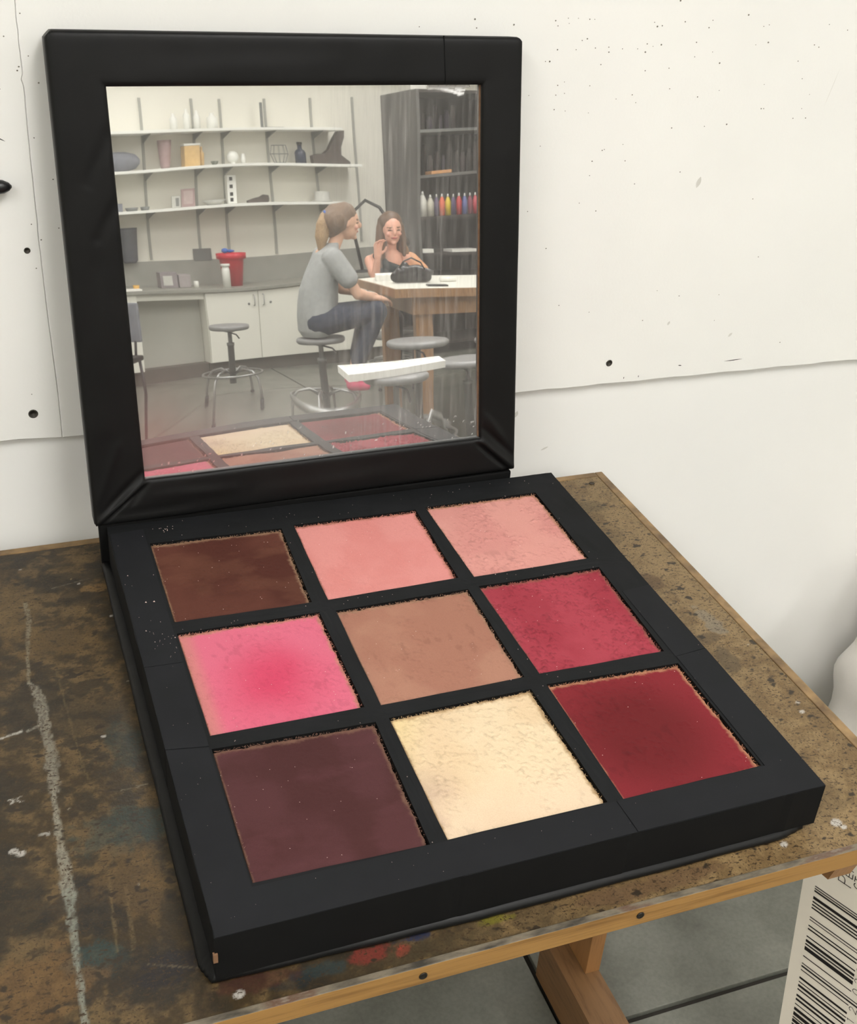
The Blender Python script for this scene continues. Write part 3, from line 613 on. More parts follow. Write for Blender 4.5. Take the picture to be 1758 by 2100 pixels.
# ---- mirror sheet: real reflective film with haze, scratches, smears and a painted white glare
k = N('hazy_mirror_film')
gl = k.new('ShaderNodeBsdfGlossy', i_Roughness=.012); gl.inputs[0].default_value = (.80, .80, .79, 1)
df = k.new('ShaderNodeBsdfDiffuse'); df.inputs[0].default_value = (.80, .78, .75, 1)
at = k.new('ShaderNodeAttribute', attribute_name='Col'); k.l(at.outputs[0], df.inputs[0])
va = k.new('ShaderNodeAttribute', attribute_name='Haze')
st_ = k.noise(1, 5, .65, st=(230, 40, 9)); st2 = k.noise(1, 4, .7, st=(60, 40, 2.5)); 
ma = k.new('ShaderNodeMath', operation='MULTIPLY'); k.l(k.ramp(st_, [(.42, (.0,) * 3), (.72, (1,) * 3)]), ma.inputs[0]); k.l(k.ramp(st2, [(.35, (0,) * 3), (.75, (1,) * 3)]), ma.inputs[1])
ma2 = k.new('ShaderNodeMath', operation='MULTIPLY_ADD'); sepc = k.new('ShaderNodeSeparateColor'); k.l(va.outputs[0], sepc.inputs[0]); ma3 = k.new('ShaderNodeMath', operation='MULTIPLY'); k.l(ma.outputs[0], ma3.inputs[0]); k.l(sepc.outputs[1], ma3.inputs[1]); k.l(ma3.outputs[0], ma2.inputs[0]); ma2.inputs[1].default_value = .24
k.l(sepc.outputs[0], ma2.inputs[2])
ms = k.new('ShaderNodeMixShader'); k.l(ma2.outputs[0], ms.inputs[0]); k.l(gl.outputs[0], ms.inputs[1]); k.l(df.outputs[0], ms.inputs[2])
k.l(ms.outputs[0], k.out.inputs['Surface'])
n_ = 280; u1 = np.linspace(.030, .503, n_); v1 = np.linspace(.035, .522, n_); U, Vv = np.meshgrid(u1, v1)
# the film curls slightly forward along its lower edge
Lf = np.clip(1 - (U - .04) / .46, 0, 1)
Lf = Lf ** 2
slope = .30 * np.clip(.126 + .036 * Lf - Vv, 0, 1)
dv = v1[1] - v1[0]; curl = np.flipud(np.cumsum(np.flipud(slope), 0)) * dv
ripple = .00005 * np.sin(U * 19 + 1) * np.sin(Vv * 23) + .0000022 * np.sin(Vv * 420 + 3 * np.sin(U * 30)) * sstep(.09, .06, Vv)
dd = (-.0095 + curl + ripple).ravel(); U = U.ravel(); Vv = Vv.ravel()
V = [LP(a_, b_, c_) for a_, b_, c_ in zip(U, Vv, dd)]
me = bpy.data.meshes.new('mirror'); me.from_pydata([tuple(v) for v in V], [], grid_faces(n_, n_)); me.polygons.foreach_set('use_smooth', [True] * len(me.polygons))
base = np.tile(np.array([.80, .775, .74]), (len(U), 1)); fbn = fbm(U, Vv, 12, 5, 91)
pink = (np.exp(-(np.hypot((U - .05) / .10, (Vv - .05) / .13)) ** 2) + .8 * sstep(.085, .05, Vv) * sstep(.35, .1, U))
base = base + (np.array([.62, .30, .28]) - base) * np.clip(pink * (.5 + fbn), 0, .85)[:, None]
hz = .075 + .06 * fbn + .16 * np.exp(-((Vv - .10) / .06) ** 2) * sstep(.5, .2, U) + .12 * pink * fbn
def glare_stk(x0, y0, x1, y1, w0):
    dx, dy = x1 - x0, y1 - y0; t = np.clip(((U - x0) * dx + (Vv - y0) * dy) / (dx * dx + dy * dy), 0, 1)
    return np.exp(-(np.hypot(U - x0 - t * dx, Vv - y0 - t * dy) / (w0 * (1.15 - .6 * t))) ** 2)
sm = np.maximum.reduce([glare_stk(.420, .5035, .470, .5035, .0022), glare_stk(.432, .503, .4585, .4955, .0022), glare_stk(.4585, .4955, .464, .4955, .002), glare_stk(.455, .501, .466, .499, .0016)])  # white glare at the top right, painted into the film's colour and haze
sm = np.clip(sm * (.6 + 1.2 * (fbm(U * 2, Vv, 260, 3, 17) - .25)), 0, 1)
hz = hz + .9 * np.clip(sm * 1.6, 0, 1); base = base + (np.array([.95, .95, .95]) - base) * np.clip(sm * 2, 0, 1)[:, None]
spk = sstep(.80, .86, fbm(U, Vv, 300, 2, 5)) * sstep(.12, .05, Vv); hz = hz + .5 * spk
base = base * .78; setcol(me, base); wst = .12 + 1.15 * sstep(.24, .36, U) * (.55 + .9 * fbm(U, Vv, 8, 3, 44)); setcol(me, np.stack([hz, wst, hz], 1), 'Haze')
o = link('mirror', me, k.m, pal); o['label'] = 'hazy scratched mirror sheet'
B().add([LP(.03, .035, -.0105), LP(.503, .035, -.0105), LP(.503, .522, -.0105), LP(.03, .522, -.0105)], [(0, 1, 2, 3)]).build('mirror_backing', M['black_side'], pal)

# ------------------------------------------------------------------ barcode board under the bench corner
eu = Vector((0, .15205718, .9883717)); en = Vector((.24809226, -.95747165, .14730333)); eo = eu.cross(en).normalized()
bo = thing('barcode_board', 'white board printed with a large black barcode standing beside the workbench', 'board', (0, 0, 0))
OB = Vector((.85, -.419, .48))
def BP(a, b, d=0): return OB + en * a + eu * b - eo * d
sg = -1 if eo.x > 0 else 1     # eo points to +x; the printed face looks to -x
def bquad(bb, a0, a1, b0, b1, d): bb.add([BP(a0, b0, d), BP(a1, b0, d), BP(a1, b1, d), BP(a0, b1, d)], [(0, 1, 2, 3)])
bot = -.482
bb = B(); 
c8 = [BP(a, b, d) for d in (0, -.012) for (a, b) in ((0, bot), (.34, bot), (.34, .19), (0, .19))]
zoff = min(p.z for p in c8); 
bb.add(c8, [(0, 1, 2, 3), (7, 6, 5, 4), (0, 4, 5, 1), (1, 5, 6, 2), (2, 6, 7, 3), (3, 7, 4, 0)])
bb.build('panel', mat('matte_white_board', (236, 229, 215), .6, var=.03, vs=8), bo)
bars = [(b0_ + .00025, b1_ - .00025) for b0_, b1_ in [(-.0046, -.0057), (-.0085, -.0097), (-.0119, -.0142), (-.0224, -.0267), (-.0306, -.0325), (-.0358, -.0377), (-.041, -.0429), (-.0577, -.0589), (-.0625, -.0634), (-.0724, -.074), (-.078, -.08), (-.0914, -.093), (-.0979, -.1019), (-.105, -.107), (-.1103, -.1163), (-.1273, -.1285), (-.1404, -.1416), (-.145, -.1474), (-.1523, -.1535), (-.1658, -.169), (-.1743, -.1756), (-.1798, -.1835), (-.1877, -.1897), (-.1982, -.2015), (-.2057, -.209), (-.2155, -.2168), (-.2227, -.2273), (-.2313, -.2371), (-.2403, -.242), (-.2443, -.2494), (-.2525, -.2545), (-.262, -.264), (-.268, -.272), (-.278, -.280), (-.2875, -.2885)]]
M['ink'] = mat('black_ink', (18, 14, 15), .6)
for i, (b0, b1) in enumerate(bars):
    bb = B(); bquad(bb, .0203, .116 if i in (0, 1, 16, 17, 33, 34) else .1006, b1, b0, .0004); bb.build('bar', M['ink'], bo)
# lettering: reading direction +eu, letter tops toward -en
def glyphs(strokes, a_base, b0, hgt, wd, th=.0009):
    """strokes: polylines in unit cell (x right = +eu, y up = -en)"""
    out = B()
    for pl in strokes:
        pts = [BP(a_base - y * hgt, b0 + x * wd, .0005) for x, y in pl]
        for p, q in zip(pts[:-1], pts[1:]):
            d = (q - p).normalized(); s_ = d.cross(eo) * th / 2; e_ = d * th * .3
            out.add([p - s_ - e_, p + s_ - e_, q + s_ + e_, q - s_ + e_], [(0, 1, 2, 3)])
    return out
arc = lambda cx, cy, rx, ry, a0, a1, n=9: [(cx + rx * math.cos(math.radians(a0 + (a1 - a0) * i / n)), cy + ry * math.sin(math.radians(a0 + (a1 - a0) * i / n))) for i in range(n + 1)]
G = {'P': [[(0, 0), (0, 1), (.4, 1)] + arc(.4, .75, .45, .25, 90, -90) + [(0, .5)]], 'E': [[(.9, 0), (0, 0), (0, 1), (.9, 1)], [(0, .52), (.7, .52)]], 'N': [[(0, 0), (0, 1), (.9, 0), (.9, 1)]],
     'C': [arc(.5, .5, .5, .5, 50, 310)], 'T': [[(0, 1), (1, 1)], [(.5, 1), (.5, 0)]], '2': [arc(.45, .7, .42, .3, 165, -30) + [(0, 0), (.95, 0)]], '0': [arc(.45, .5, .42, .5, 0, 360, 16)], '1': [[(.2, .85), (.5, 1), (.5, 0)]], '3': [arc(.4, .75, .4, .25, 150, -90) + arc(.4, .26, .45, .26, 90, -150)]}
for ch, a_, b_, h_, w_ in [('P', .0724, .0283, .0200, .0115), ('E', .0722, .0425, .0100, .008), ('N', .0722, .0540, .0100, .009), ('N', .0722, .0665, .0100, .009),
                           ('C', .0870, .0330, .0110, .008), ('T', .0870, .0420, .0110, .008),
                           ('1', .1134, -.1775, .0112, .007), ('2', .1137, -.1590, .0112, .008), ('0', .1137, -.1275, .0112, .009), ('2', .1139, -.1095, .0112, .008), ('3', .1139, -.090, .0112, .008)]:
    glyphs(G[ch], a_, b_, h_, w_, .0012 if ch in 'PENCT' else .0009).build('letter' if ch.isalpha() else 'digit', M['ink'], bo)

# translucent white plastic bag beyond the bench
bg = bmesh.new(); bmesh.ops.create_icosphere(bg, subdivisions=5, radius=1)
for v in bg.verts:
    p = v.co.copy(); r_ = 1 + .07 * math.sin(7 * p.x + 3 * p.z) * math.cos(5 * p.y + 2) + .03 * math.sin(17 * p.z + 9 * p.x)
    v.co = Vector((p.x * .225 * r_, p.y * .18 * r_, max(p.z, -.92) * .36 * r_ * (1 - .0)))
me = bpy.data.meshes.new('plastic_bag'); bg.to_mesh(me); bg.free(); me.polygons.foreach_set('use_smooth', [True] * len(me.polygons))
k = N('frosted_white_plastic'); k.b.inputs['Base Color'].default_value = (*lin((232, 228, 222)), 1); k.b.inputs['Roughness'].default_value = .28; k.b.inputs['Transmission Weight'].default_value = .15
k.bump(k.noise(14, 5, .6), .5, .01)
o = link('plastic_bag', me, k.m); o.location = (1.475, -.06, .335); tag(o, 'bulging frosted white plastic bag on the floor right of the workbench', 'bag')

# ================================================================== the room seen in the mirror
WA = -.1313; WO = Vector((0, -7.21, 0)); wu = Vector((math.cos(WA), math.sin(WA), 0)); wn = Vector((-math.sin(WA), math.cos(WA), 0))
def WP(s, t, z): return WO + wu * s + wn * t + Vector((0, 0, z))
def wthing(name, label, cat, s, t, z, group=None, rz=0): return thing(name, label, cat, WP(s, t, z), WA + rz, group)
wb = struct(B().box(-4, 6, -.1, 0, 0, CH).build('wall_back', M['plaster'])); wb.location = WP(0, -.5, 0); wb.rotation_euler = (0, 0, WA)
# grey splashback, counter, cabinets
o = struct(B().box(0, 3.3, 0, .012, .66, .845).build('trim_1', mat('grey_splashback', (158, 157, 150), .45, var=.08, vs=9))); o.location = WP(0, -.5, 0); o.rotation_euler = (0, 0, WA)
t = wthing('worktop', 'long grey laminate worktop running along the white wall above the cabinets', 'worktop', 0, 0, 0)
B().box(-.2, 2.95, -.488, .02, .635, .66, .003).build('slab', M['grey_lam'], t)
t = wthing('base_cabinet', 'white base cabinet with an open knee space and grey modesty panel', 'cabinet', 0, 0, 0)
B().box(-.2, .92, -.46, 0, .10, .634).box(.92, 1.42, -.46, -.02, .585, .634).build('body', M['white_lam'], t)
B().box(.92, 1.42, -.20, -.17, .10, .585).build('modesty_panel', M['grey_panel'], t)
B().box(-.2, 1.42, -.46, -.06, 0, .10).build('toe_kick', M['toe'], t)
t = wthing('base_cabinet', 'white two-door base cabinet with bar handles behind the grey stools', 'cabinet', 0, 0, 0)
B().box(1.424, 2.9, -.46, -.02, .10, .634).build('body', M['white_lam'], t)
B().box(1.424, 2.9, -.46, -.06, 0, .10).build('toe_kick', M['toe'], t)
for x0, x1, hx, lx in ((1.428, 1.835, 1.80, 1.76), (1.84, 2.33, 1.875, 1.935), (2.335, 2.89, 2.80, 2.75)):
    d = B().box(x0, x1, -.0195, 0, .103, .63, .002).build('door', M['white_lam'], t)
    B().tube([(hx, 0, .60), (hx, .022, .597), (hx, .024, .55), (hx, .022, .522), (hx, 0, .52)], .004).build('handle', M['chrome'], d)
    B().lathe([(.009, 0), (.009, .004), (.004, .005)], seg=12, M=Matrix.Translation((lx, 0, .535)) @ Matrix.Rotation(-PI / 2, 4, 'X')).build('lock', M['steel'], d)
# wall shelves on standards
for z, s1 in ((1.235, 2.66), (1.520, 2.86), (1.785, 2.72)):
    t = wthing('wall_shelf', {1.235: 'lowest of the three long white wall shelves above the worktop', 1.520: 'middle one of the three long white wall shelves', 1.785: 'topmost of the three long white wall shelves'}[z], 'shelf', 0, 0, 0, 'long white wall shelves')
    B().box(.3, s1, -.495, -.22, z - .02, z, .002).build('board', M['shelf'], t)
    for s_ in (.7, 1.20, 1.59, 1.815, 2.19, 2.58): B().prism([(-.49, z - .021), (-.27, z - .021), (-.49, z - .075)], s_ - .004, s_ + .004, 'x').build('bracket', M['steel'], t)
for i, s_ in enumerate((.7, 1.20, 1.59, 1.815, 2.19, 2.58, 2.935)):
    t = wthing('shelf_standard', ['first', 'second', 'third', 'fourth', 'fifth', 'sixth', 'seventh'][i] + ' slim grey slotted metal standard from the left behind the white shelves', 'rail', s_, -.5, .9, 'slotted shelf standards')
    B().box(-.009, .009, 0, .012, -.045 if i < 6 else .0, 1.12).build('rail', mat('pale_grey_rail', (170, 170, 163), .5, var=.05), t)
# things on the shelves (s0, z)
TY = -.36
def lathe_thing(name, label, cat, s, t, z, prof, m, group=None, parts=(), seg=20, sx=1, sy=1):
    T = wthing(name, label, cat, s, t, z, group); B().lathe(prof, seg=seg, sx=sx, sy=sy).build('body', m, T)
    for pn, pr, pm_ in parts: B().lathe(pr, seg=seg, sx=sx, sy=sy).build(pn, pm_, T)
    return T
Z1, Z2, Z3, ZC = 1.785, 1.52, 1.235, .66
M['pinkg'] = mat('dusty_pink_glaze', (176, 150, 150), .3); M['amber'] = mat('amber_glass', (222, 186, 128), .25); M['greyf'] = mat('grey_fabric', (132, 134, 142), .9, var=.15)
M['navy'] = mat('navy_glass', (58, 66, 84), .25); M['brown'] = mat('brown_leather', (92, 82, 76), .5, var=.25, vs=30); M['pale'] = mat('pale_grey_ceramic', (206, 205, 198), .5)
T = wthing('cushion_roll', 'grey rolled cushion lying on the middle shelf at its left end', 'cushion', .98, TY, Z2)
B().lathe([(.01, -.16), (.06, -.155), (.07, -.1), (.068, .05), (.05, .12), (.02, .15)], seg=20, M=Matrix.Translation((0, 0, .066)) @ Matrix.Rotation(PI / 2, 4, 'Y')).build('body', M['greyf'], T)
lathe_thing('vase', 'tall dusty pink vase on the middle shelf', 'vase', 1.32, TY, Z2, [(.03, 0), (.036, .02), (.05, .16), (.052, .2), (.048, .2)], M['pinkg'])
T = wthing('storage_box', 'translucent amber box on the middle shelf beside the pink vase', 'box', 1.525, TY, Z2)
B().box(-.07, .05, -.05, .05, .001, .15, .004).build('body', M['amber'], T); B().box(-.073, .053, -.053, .053, .15, .165, .002).build('lid', M['white_pl'], T)
lathe_thing('bottle', 'small amber bottle right of the amber box on the middle shelf', 'bottle', 1.60, TY, Z2, [(.018, 0), (.02, .09), (.008, .11), (.008, .14)], M['amber'])
lathe_thing('bowl', 'small dark green bowl on the middle shelf', 'bowl', 1.70, TY, Z2, [(.018, 0), (.03, .028), (.027, .028), (.015, .006)], mat('green_glaze', (110, 116, 104), .4))
lathe_thing('globe', 'white round globe ornament on the middle shelf', 'ornament', 1.845, TY, Z2, [(.022, 0), (.02, .008)] + [(max(.004, .046 * math.sin(PI * i / 14)), .052 - .046 * math.cos(PI * i / 14)) for i in range(2, 14)], M['white_pl'])
lathe_thing('salt_jar', 'small white jar right of the white globe on the middle shelf', 'jar', 1.93, TY, Z2, [(.017, 0), (.019, .04), (.014, .065), (.012, .075)], M['white_pl'])
T = wthing('wire_basket', 'wire basket with bowed ribs on the middle shelf', 'basket', 2.23, TY, Z2)
for zz, rr_ in ((.004, .045), (.07, .072), (.135, .058)): B().tube(circle(0, 0, zz, rr_, 24), .002, 6, closed=True).build('hoop', M['steel'], T)
for a in range(10):
    an = a * PI / 5; B().tube([(.045 * math.cos(an), .045 * math.sin(an), .004), (.072 * math.cos(an), .072 * math.sin(an), .07), (.058 * math.cos(an), .058 * math.sin(an), .135)], .0016, 5).build('rib', M['steel'], T)
lathe_thing('bottle', 'dark blue square-shouldered bottle on the middle shelf', 'bottle', 2.405, TY, Z2, [(.042, 0), (.044, .08), (.036, .095), (.018, .11), (.018, .14)], M['navy'], parts=[('cap', [(.022, .14), (.022, .16)], M['black_pl'])])
T = wthing('boot_sculpture', 'dark brown high-heeled boot sculpture at the right end of the middle shelf', 'sculpture', 2.66, TY, Z2)
B().prism([(-.16, 0), (-.165, .06), (-.12, .075), (-.06, .08), (-.02, .11), (.03, .19), (.07, .245), (.12, .25), (.115, .2), (.085, .13), (.08, .07), (.12, .04), (.15, .02), (.15, 0)], -.03, .03).build('body', M['brown'], T)
for i, (s_, h_, r_) in enumerate(((1.40, .12, .028), (1.50, .15, .026), (1.58, .14, .024), (1.70, .12, .042))):
    lathe_thing('bottle', ['first white plastic bottle from the left on the top shelf', 'second, tallest white plastic bottle on the top shelf', 'third, slimmest white plastic bottle on the top shelf', 'widest white container on the top shelf'][i], 'bottle', s_, TY, Z1, [(r_, 0), (r_, h_ * .7), (r_ * .45, h_ * .85), (r_ * .4, h_)], M['white_pl'], 'white containers on the top shelf')
T = wthing('set_square', 'black L-shaped metal square leaning on the wall above the top shelf', 'tool', 2.16, TY - .05, Z1)
B().box(-.03, .15, 0, .01, .0, .012).box(-.045, -.025, 0, .01, .0, .2, M=Matrix.Shear('YZ', 4, (0, 0)) if False else None).build('blade', M['steel'], T)
T = wthing('block_tower', 'white patterned tower ornament on the lowest shelf', 'ornament', 1.815, TY, Z3)
B().box(-.034, .034, -.03, .03, .001, .205, .003).build('body', M['white_pl'], T)
for zz in (.165, .11, .055, .015): B().box(-.018, .006, .030, .032, zz, zz + .026).build('spot', M['black_pl'], T)
T = wthing('picture_frame', 'pink and grey framed card on the lowest shelf', 'frame', 1.48, TY, Z3)
B().box(-.052, .052, 0, .012, .001, .13, .002).build('frame', M['pinkg'], T); B().box(-.036, .036, .012, .0135, .02, .115).build('card', mat('pale_pink_card', (196, 176, 172), .8), T)
T = wthing('picture_frame', 'small pale grey framed card left of the pink frame on the lowest shelf', 'frame', 1.39, TY, Z3)
B().box(-.036, .030, 0, .012, .001, .085, .002).build('frame', M['pale'], T); B().box(-.006, .018, .012, .0135, .01, .07).build('card', M['steel'], T)
lathe_thing('dish', 'wide shallow grey dish on the lowest shelf', 'dish', 1.68, TY, Z3, [(.05, 0), (.09, .035), (.086, .035), (.045, .006)], M['pale'])
T = wthing('shoe_form', 'dark wooden shoe form lying on the lowest shelf', 'sculpture', 2.02, TY, Z3)
B().prism([(-.08, 0), (-.08, .015), (-.03, .03), (.02, .04), (.05, .055), (.08, .05), (.085, .02), (.075, 0)], -.025, .025).build('body', M['brown'], T)
for s_, w_ in ((1.05, .05), (1.15, .035)):
    T = wthing('ashtray', 'left of two small dark grey dishes on the lowest shelf' if s_ < 1.1 else 'right of two small dark grey dishes on the lowest shelf', 'dish', s_, TY, Z3, 'small dark dishes')
    B().lathe([(w_ * .8, 0), (w_, .026), (w_ * .85, .026), (w_ * .7, .008)], seg=16).build('body', M['steel'], T)
T = wthing('box', 'grey cardboard box at the left end of the lowest shelf', 'box', .94, TY, Z3); B().box(-.05, .03, -.05, .05, .001, .06, .002).build('body', M['greyf'], T)
lathe_thing('spray_bottle', 'yellow bottle with a grey cap standing behind the grey box on the lowest shelf', 'bottle', .90, TY - .07, Z3, [(.026, 0), (.026, .12), (.015, .14)], mat('yellow_plastic', (222, 196, 110), .4), parts=[('cap', [(.016, .14), (.016, .19)], M['steel'])])
T = wthing('cap_hat', 'pale grey flat hat at the right end of the lowest shelf', 'hat', 2.55, TY, Z3); B().lathe([(.075, 0), (.09, .004), (.075, .01), (.062, .012), (.058, .075), (.01, .08)], seg=24).build('body', M['pale'], T)
# hanging dark bin liner and items on the worktop
T = wthing('hanging_bag', 'dark grey plastic bag hanging on the wall at the left of the mirror image', 'bag', 1.02, -.44, .84)
B().lathe([(.045, 0), (.062, .02), (.068, .12), (.075, .24), (.078, .27), (.07, .27)], seg=24, sy=.5).build('body', mat('dark_grey_plastic', (88, 90, 98), .3, var=.15, vs=25, bump=.4, bs=30, bd=.01), T)
T = wthing('bucket', 'red plastic bucket with a wide rim on the worktop', 'bucket', 1.73, -.22, ZC)
B().lathe([(.068, .001), (.078, .17), (.082, .175), (.082, .19), (.108, .195), (.110, .235), (.104, .235), (.09, .2), (.07, .02)], seg=28).build('body', M['red_pl'], T)
T = wthing('rubber_glove', 'blue rubber glove lying on the rim of the red bucket', 'glove', 1.68, -.20, ZC + .236)
B().lathe([(.008, 0), (.026, .012), (.022, .03), (.006, .036)], seg=14, M=Matrix.Translation((0, 0, 0))).lathe([(.006, -.03), (.012, 0), (.006, .035)], seg=10, M=Matrix.Translation((.035, 0, .014)) @ Matrix.Rotation(PI / 2, 4, 'Y')).build('body', M['blue_pl'], T)
lathe_thing('bottle', 'tall white bottle with a cap standing in front of the red bucket', 'bottle', 1.635, -.09, ZC, [(.028, 0), (.030, .12), (.024, .15)], M['white_pl'], parts=[('cap', [(.033, .15), (.033, .168)], M['white_pl'])])
T = wthing('wall_plate', 'grey wall socket plate left of the red bucket', 'socket', 1.60, -.5, .88); B().box(-.07, .07, 0, .015, -.045, .045, .003).build('body', M['steel'], T)
T = wthing('paint_box', 'mauve grey open box of supplies on the worktop', 'box', 1.25, -.22, ZC); B().box(-.09, .04, -.05, .05, .001, .115, .003).build('body', mat('mauve_card', (148, 140, 142), .7), T); B().box(-.07, .0, .05, .052, .02, .09).build('label_area', M['pale'], T)
T = wthing('paint_box', 'smaller mauve box right of the open box on the worktop', 'box', 1.345, -.24, ZC); B().box(-.04, .05, -.05, .05, .001, .095, .003).build('body', mat('mauve_card_b', (170, 162, 162), .7), T)
lathe_thing('jar', 'small white jar at the right of the mauve boxes on the worktop', 'jar', 1.42, -.15, ZC, [(.018, 0), (.018, .045), (.014, .05)], M['white_pl'])
lathe_thing('cup', 'orange yellow cup at the left end of the worktop', 'cup', .955, -.1, ZC, [(.02, 0), (.024, .035), (.021, .035)], mat('orange_cup', (226, 178, 92), .5))
T = wthing('paper_pile', 'pale paper pile lying at the left end of the worktop', 'paper', .92, -.05, ZC); B().box(-.08, .05, -.05, .05, .0005, .012).build('body', M['paper'], T)

# grey locker and dark open shelving at the right
T = wthing('box', 'white box lying on top of the grey side of the dark shelving', 'box', 3.25, -.1, 2.031); B().box(-.06, .08, -.1, .1, .001, .06, .003).build('body', M['paper'], T)
t = wthing('open_shelving', 'dark open shelving unit with a grey side, filled with supplies', 'shelving', 0, 0, 0)
B().box(3.18, 4.5, -.498, -.48, 0, 2.03).build('back_panel', M['dark_wood'], t)
for x in (3.18, 4.47): B().box(x, x + .025, -.48, .10, 0, 2.03).build('side_panel', M['locker'], t)
for z, m_ in ((.62, 'dark_wood'), (.80, 'dark_wood'), (1.085, 'dark_wood'), (1.41, 'locker'), (1.745, 'steel'), (2.03, 'dark_wood'), (.1, 'dark_wood')): B().box(3.206, 4.469, -.479, .10, z - .022, z).build('shelf', M[m_], t)
bc = [((232, 230, 222), .2, .034), ((210, 205, 190), .17, .03), ((86, 70, 110), .17, .02), ((240, 96, 44), .17, .024), ((232, 204, 44), .165, .024), ((80, 62, 110), .16, .02), ((206, 48, 52), .165, .024), ((92, 104, 168), .16, .022), ((150, 70, 90), .16, .02), ((206, 84, 96), .16, .022), ((120, 76, 104), .16, .022), ((146, 118, 130), .15, .022), ((96, 60, 96), .15, .022), ((170, 150, 150), .15, .022)]
bn = ['white', 'cream', 'violet', 'orange', 'yellow', 'purple', 'red', 'blue', 'maroon', 'coral', 'plum', 'mauve', 'aubergine', 'pale pink']
s_ = 3.215
for (c_, h_, r_), nm in zip(bc, bn):
    s_ += r_ + .003
    lathe_thing('paint_bottle', nm + ' paint bottle in the row on the dark open shelving', 'bottle', s_, .045, 1.086, [(r_, 0), (r_, h_ * .62), (r_ * .5, h_ * .82), (r_ * .35, h_ * .86)], mat(nm.replace(' ', '_') + '_paint', c_, .35), 'paint bottles on the dark shelving',
                parts=[('nozzle', [(r_ * .34, h_ * .86), (r_ * .2, h_)], M['white_pl'])], seg=14)
    s_ += r_ + .003
T = wthing('box', 'orange tan tray lying on the grey shelf above the paint bottles', 'tray', 3.40, .04, 1.411); B().box(-.09, .09, -.06, .05, .0005, .025, .003).build('body', mat('tan_card', (216, 158, 104), .7), T)
T = wthing('box', 'white strip of card on the shelf edge under the paint bottles', 'card', 3.26, .05, .801); B().box(-.05, .05, -.05, .045, .0005, .03).build('body', M['paper'], T)
T = wthing('paper_stack', 'sloping white paper stack on the low dark shelf', 'paper', 3.60, .03, .801); B().box(-.12, .12, -.09, .06, .0005, .022).build('body', M['paper'], T)
ORD = ['first', 'second', 'third', 'fourth', 'fifth', 'sixth', 'seventh', 'eighth', 'ninth', 'tenth', 'eleventh', 'twelfth']
rs = random.Random(9)
for (z, hh_, n0) in ((1.412, .22, 12), (1.746, .18, 9)):
    s_ = 3.22 if z > 1.6 else 3.22
    for i in range(n0):
        w_ = rs.uniform(.03, .055); h_ = hh_ * rs.uniform(.6, 1.1); cc = rs.choice([(74, 66, 64), (92, 80, 82), (60, 52, 52), (110, 100, 100), (84, 74, 90)])
        if s_ + w_ > 4.4: break
        yy = -.20
        T = wthing('supply_jar', ORD[i] + (' dark supply jar from the left on the shelf above the paint bottles' if z < 1.6 else ' dull supply jar from the left on the upper dark shelf'), 'jar', s_ + w_ / 2, yy, z, 'dark supply jars, shelf above the paint bottles' if z < 1.6 else 'dull supply jars, upper dark shelf')
        B().lathe([(w_ * .42, .0005), (w_ * .45, h_ * .75), (w_ * .3, h_ * .85), (w_ * .3, h_)], seg=12).build('body', mat('jar_%d' % i, cc, .5), T); s_ += w_ + .012

# work table with white top
TA = math.radians(4); TO = Vector((2.08, -4.98, 0)); tx = Vector((math.cos(TA), math.sin(TA), 0)); ty = Vector((math.sin(TA), -math.cos(TA), 0))
t = thing('work_table', 'white-topped work table on square pine legs, a black bag on it', 'table', TO, TA)
B().box(0, 1.5, -.95, 0, .722, .75, .003).build('tabletop', M['white_lam'], t)
B().box(-.012, 1.512, .0005, .014, .70, .7485).box(-.012, -.0005, -.962, 0, .70, .7485).build('wood_edging', M['table_wood'], t)
B().box(.1, 1.4, -.06, -.035, .60, .7215).box(.1, .125, -.9, -.06, .60, .7215).box(.1, 1.4, -.9, -.875, .60, .7215).build('apron', M['table_wood'], t)
for x, y in ((.12, -.13), (1.3, -.13), (.12, -.87), (1.3, -.87)): B().box(x, x + .10, y - .0, y + .07, 0, .6, .004).build('leg', M['table_wood'], t)
def TP(x, y, z): return TO + Vector((math.cos(TA) * x - math.sin(TA) * y, math.sin(TA) * x + math.cos(TA) * y, z))
# stools
def stool(x, y, sz, r, label, rz=0, rr_=.20, ring_z=.17):
    T = thing('stool', label, 'stool', (x, y, 0), rz, 'round grey studio stools')
    B().lathe([(r * .5, sz - .032), (r * .94, sz - .030), (r, sz - .02), (r, sz - .006), (r * .96, sz), (r * .5, sz + .001), (.002, sz + .001)], seg=36).build('seat', M['seat_grey'], T)
    B().lathe([(.022, .10), (.022, sz * .72), (.026, sz * .72), (.026, sz * .76), (.014, sz * .76), (.014, sz - .05), (.05, sz - .04), (.05, sz - .032)], seg=18).build('column', M['steel'], T)
    B().tube([(.0, .03, sz - .045), (.05, .06, sz - .06), (.07, .075, sz - .085)], .005, 8).build('lever', M['black_pl'], T)
    B().tube(circle(0, 0, ring_z, rr_, 40), .0075, 8, closed=True).build('foot_ring', M['chrome'], T)
    for a in range(4):
        an = a * PI / 2 + .5; L = [(.02, .17), (.09, .20), (.16, .185), (rr_ + .004, .14), (rr_ + .018, .07), (rr_ + .022, .012)]
        B().tube([(q[0] * math.cos(an), q[0] * math.sin(an), q[1]) for q in L], .0085, 8).build('leg', M['chrome'], T)
        B().lathe([(.013, 0), (.013, .016)], cx=(rr_ + .022) * math.cos(an), cy=(rr_ + .022) * math.sin(an), seg=12).build('foot', M['black_pl'], T)
    return T
stool(1.36, -6.30, .5, .135, 'grey round stool standing alone before the white knee-space cabinet', .3)
stool(1.685, -5.176, .5, .14, 'grey round stool that the person in the grey shirt sits on', 0)
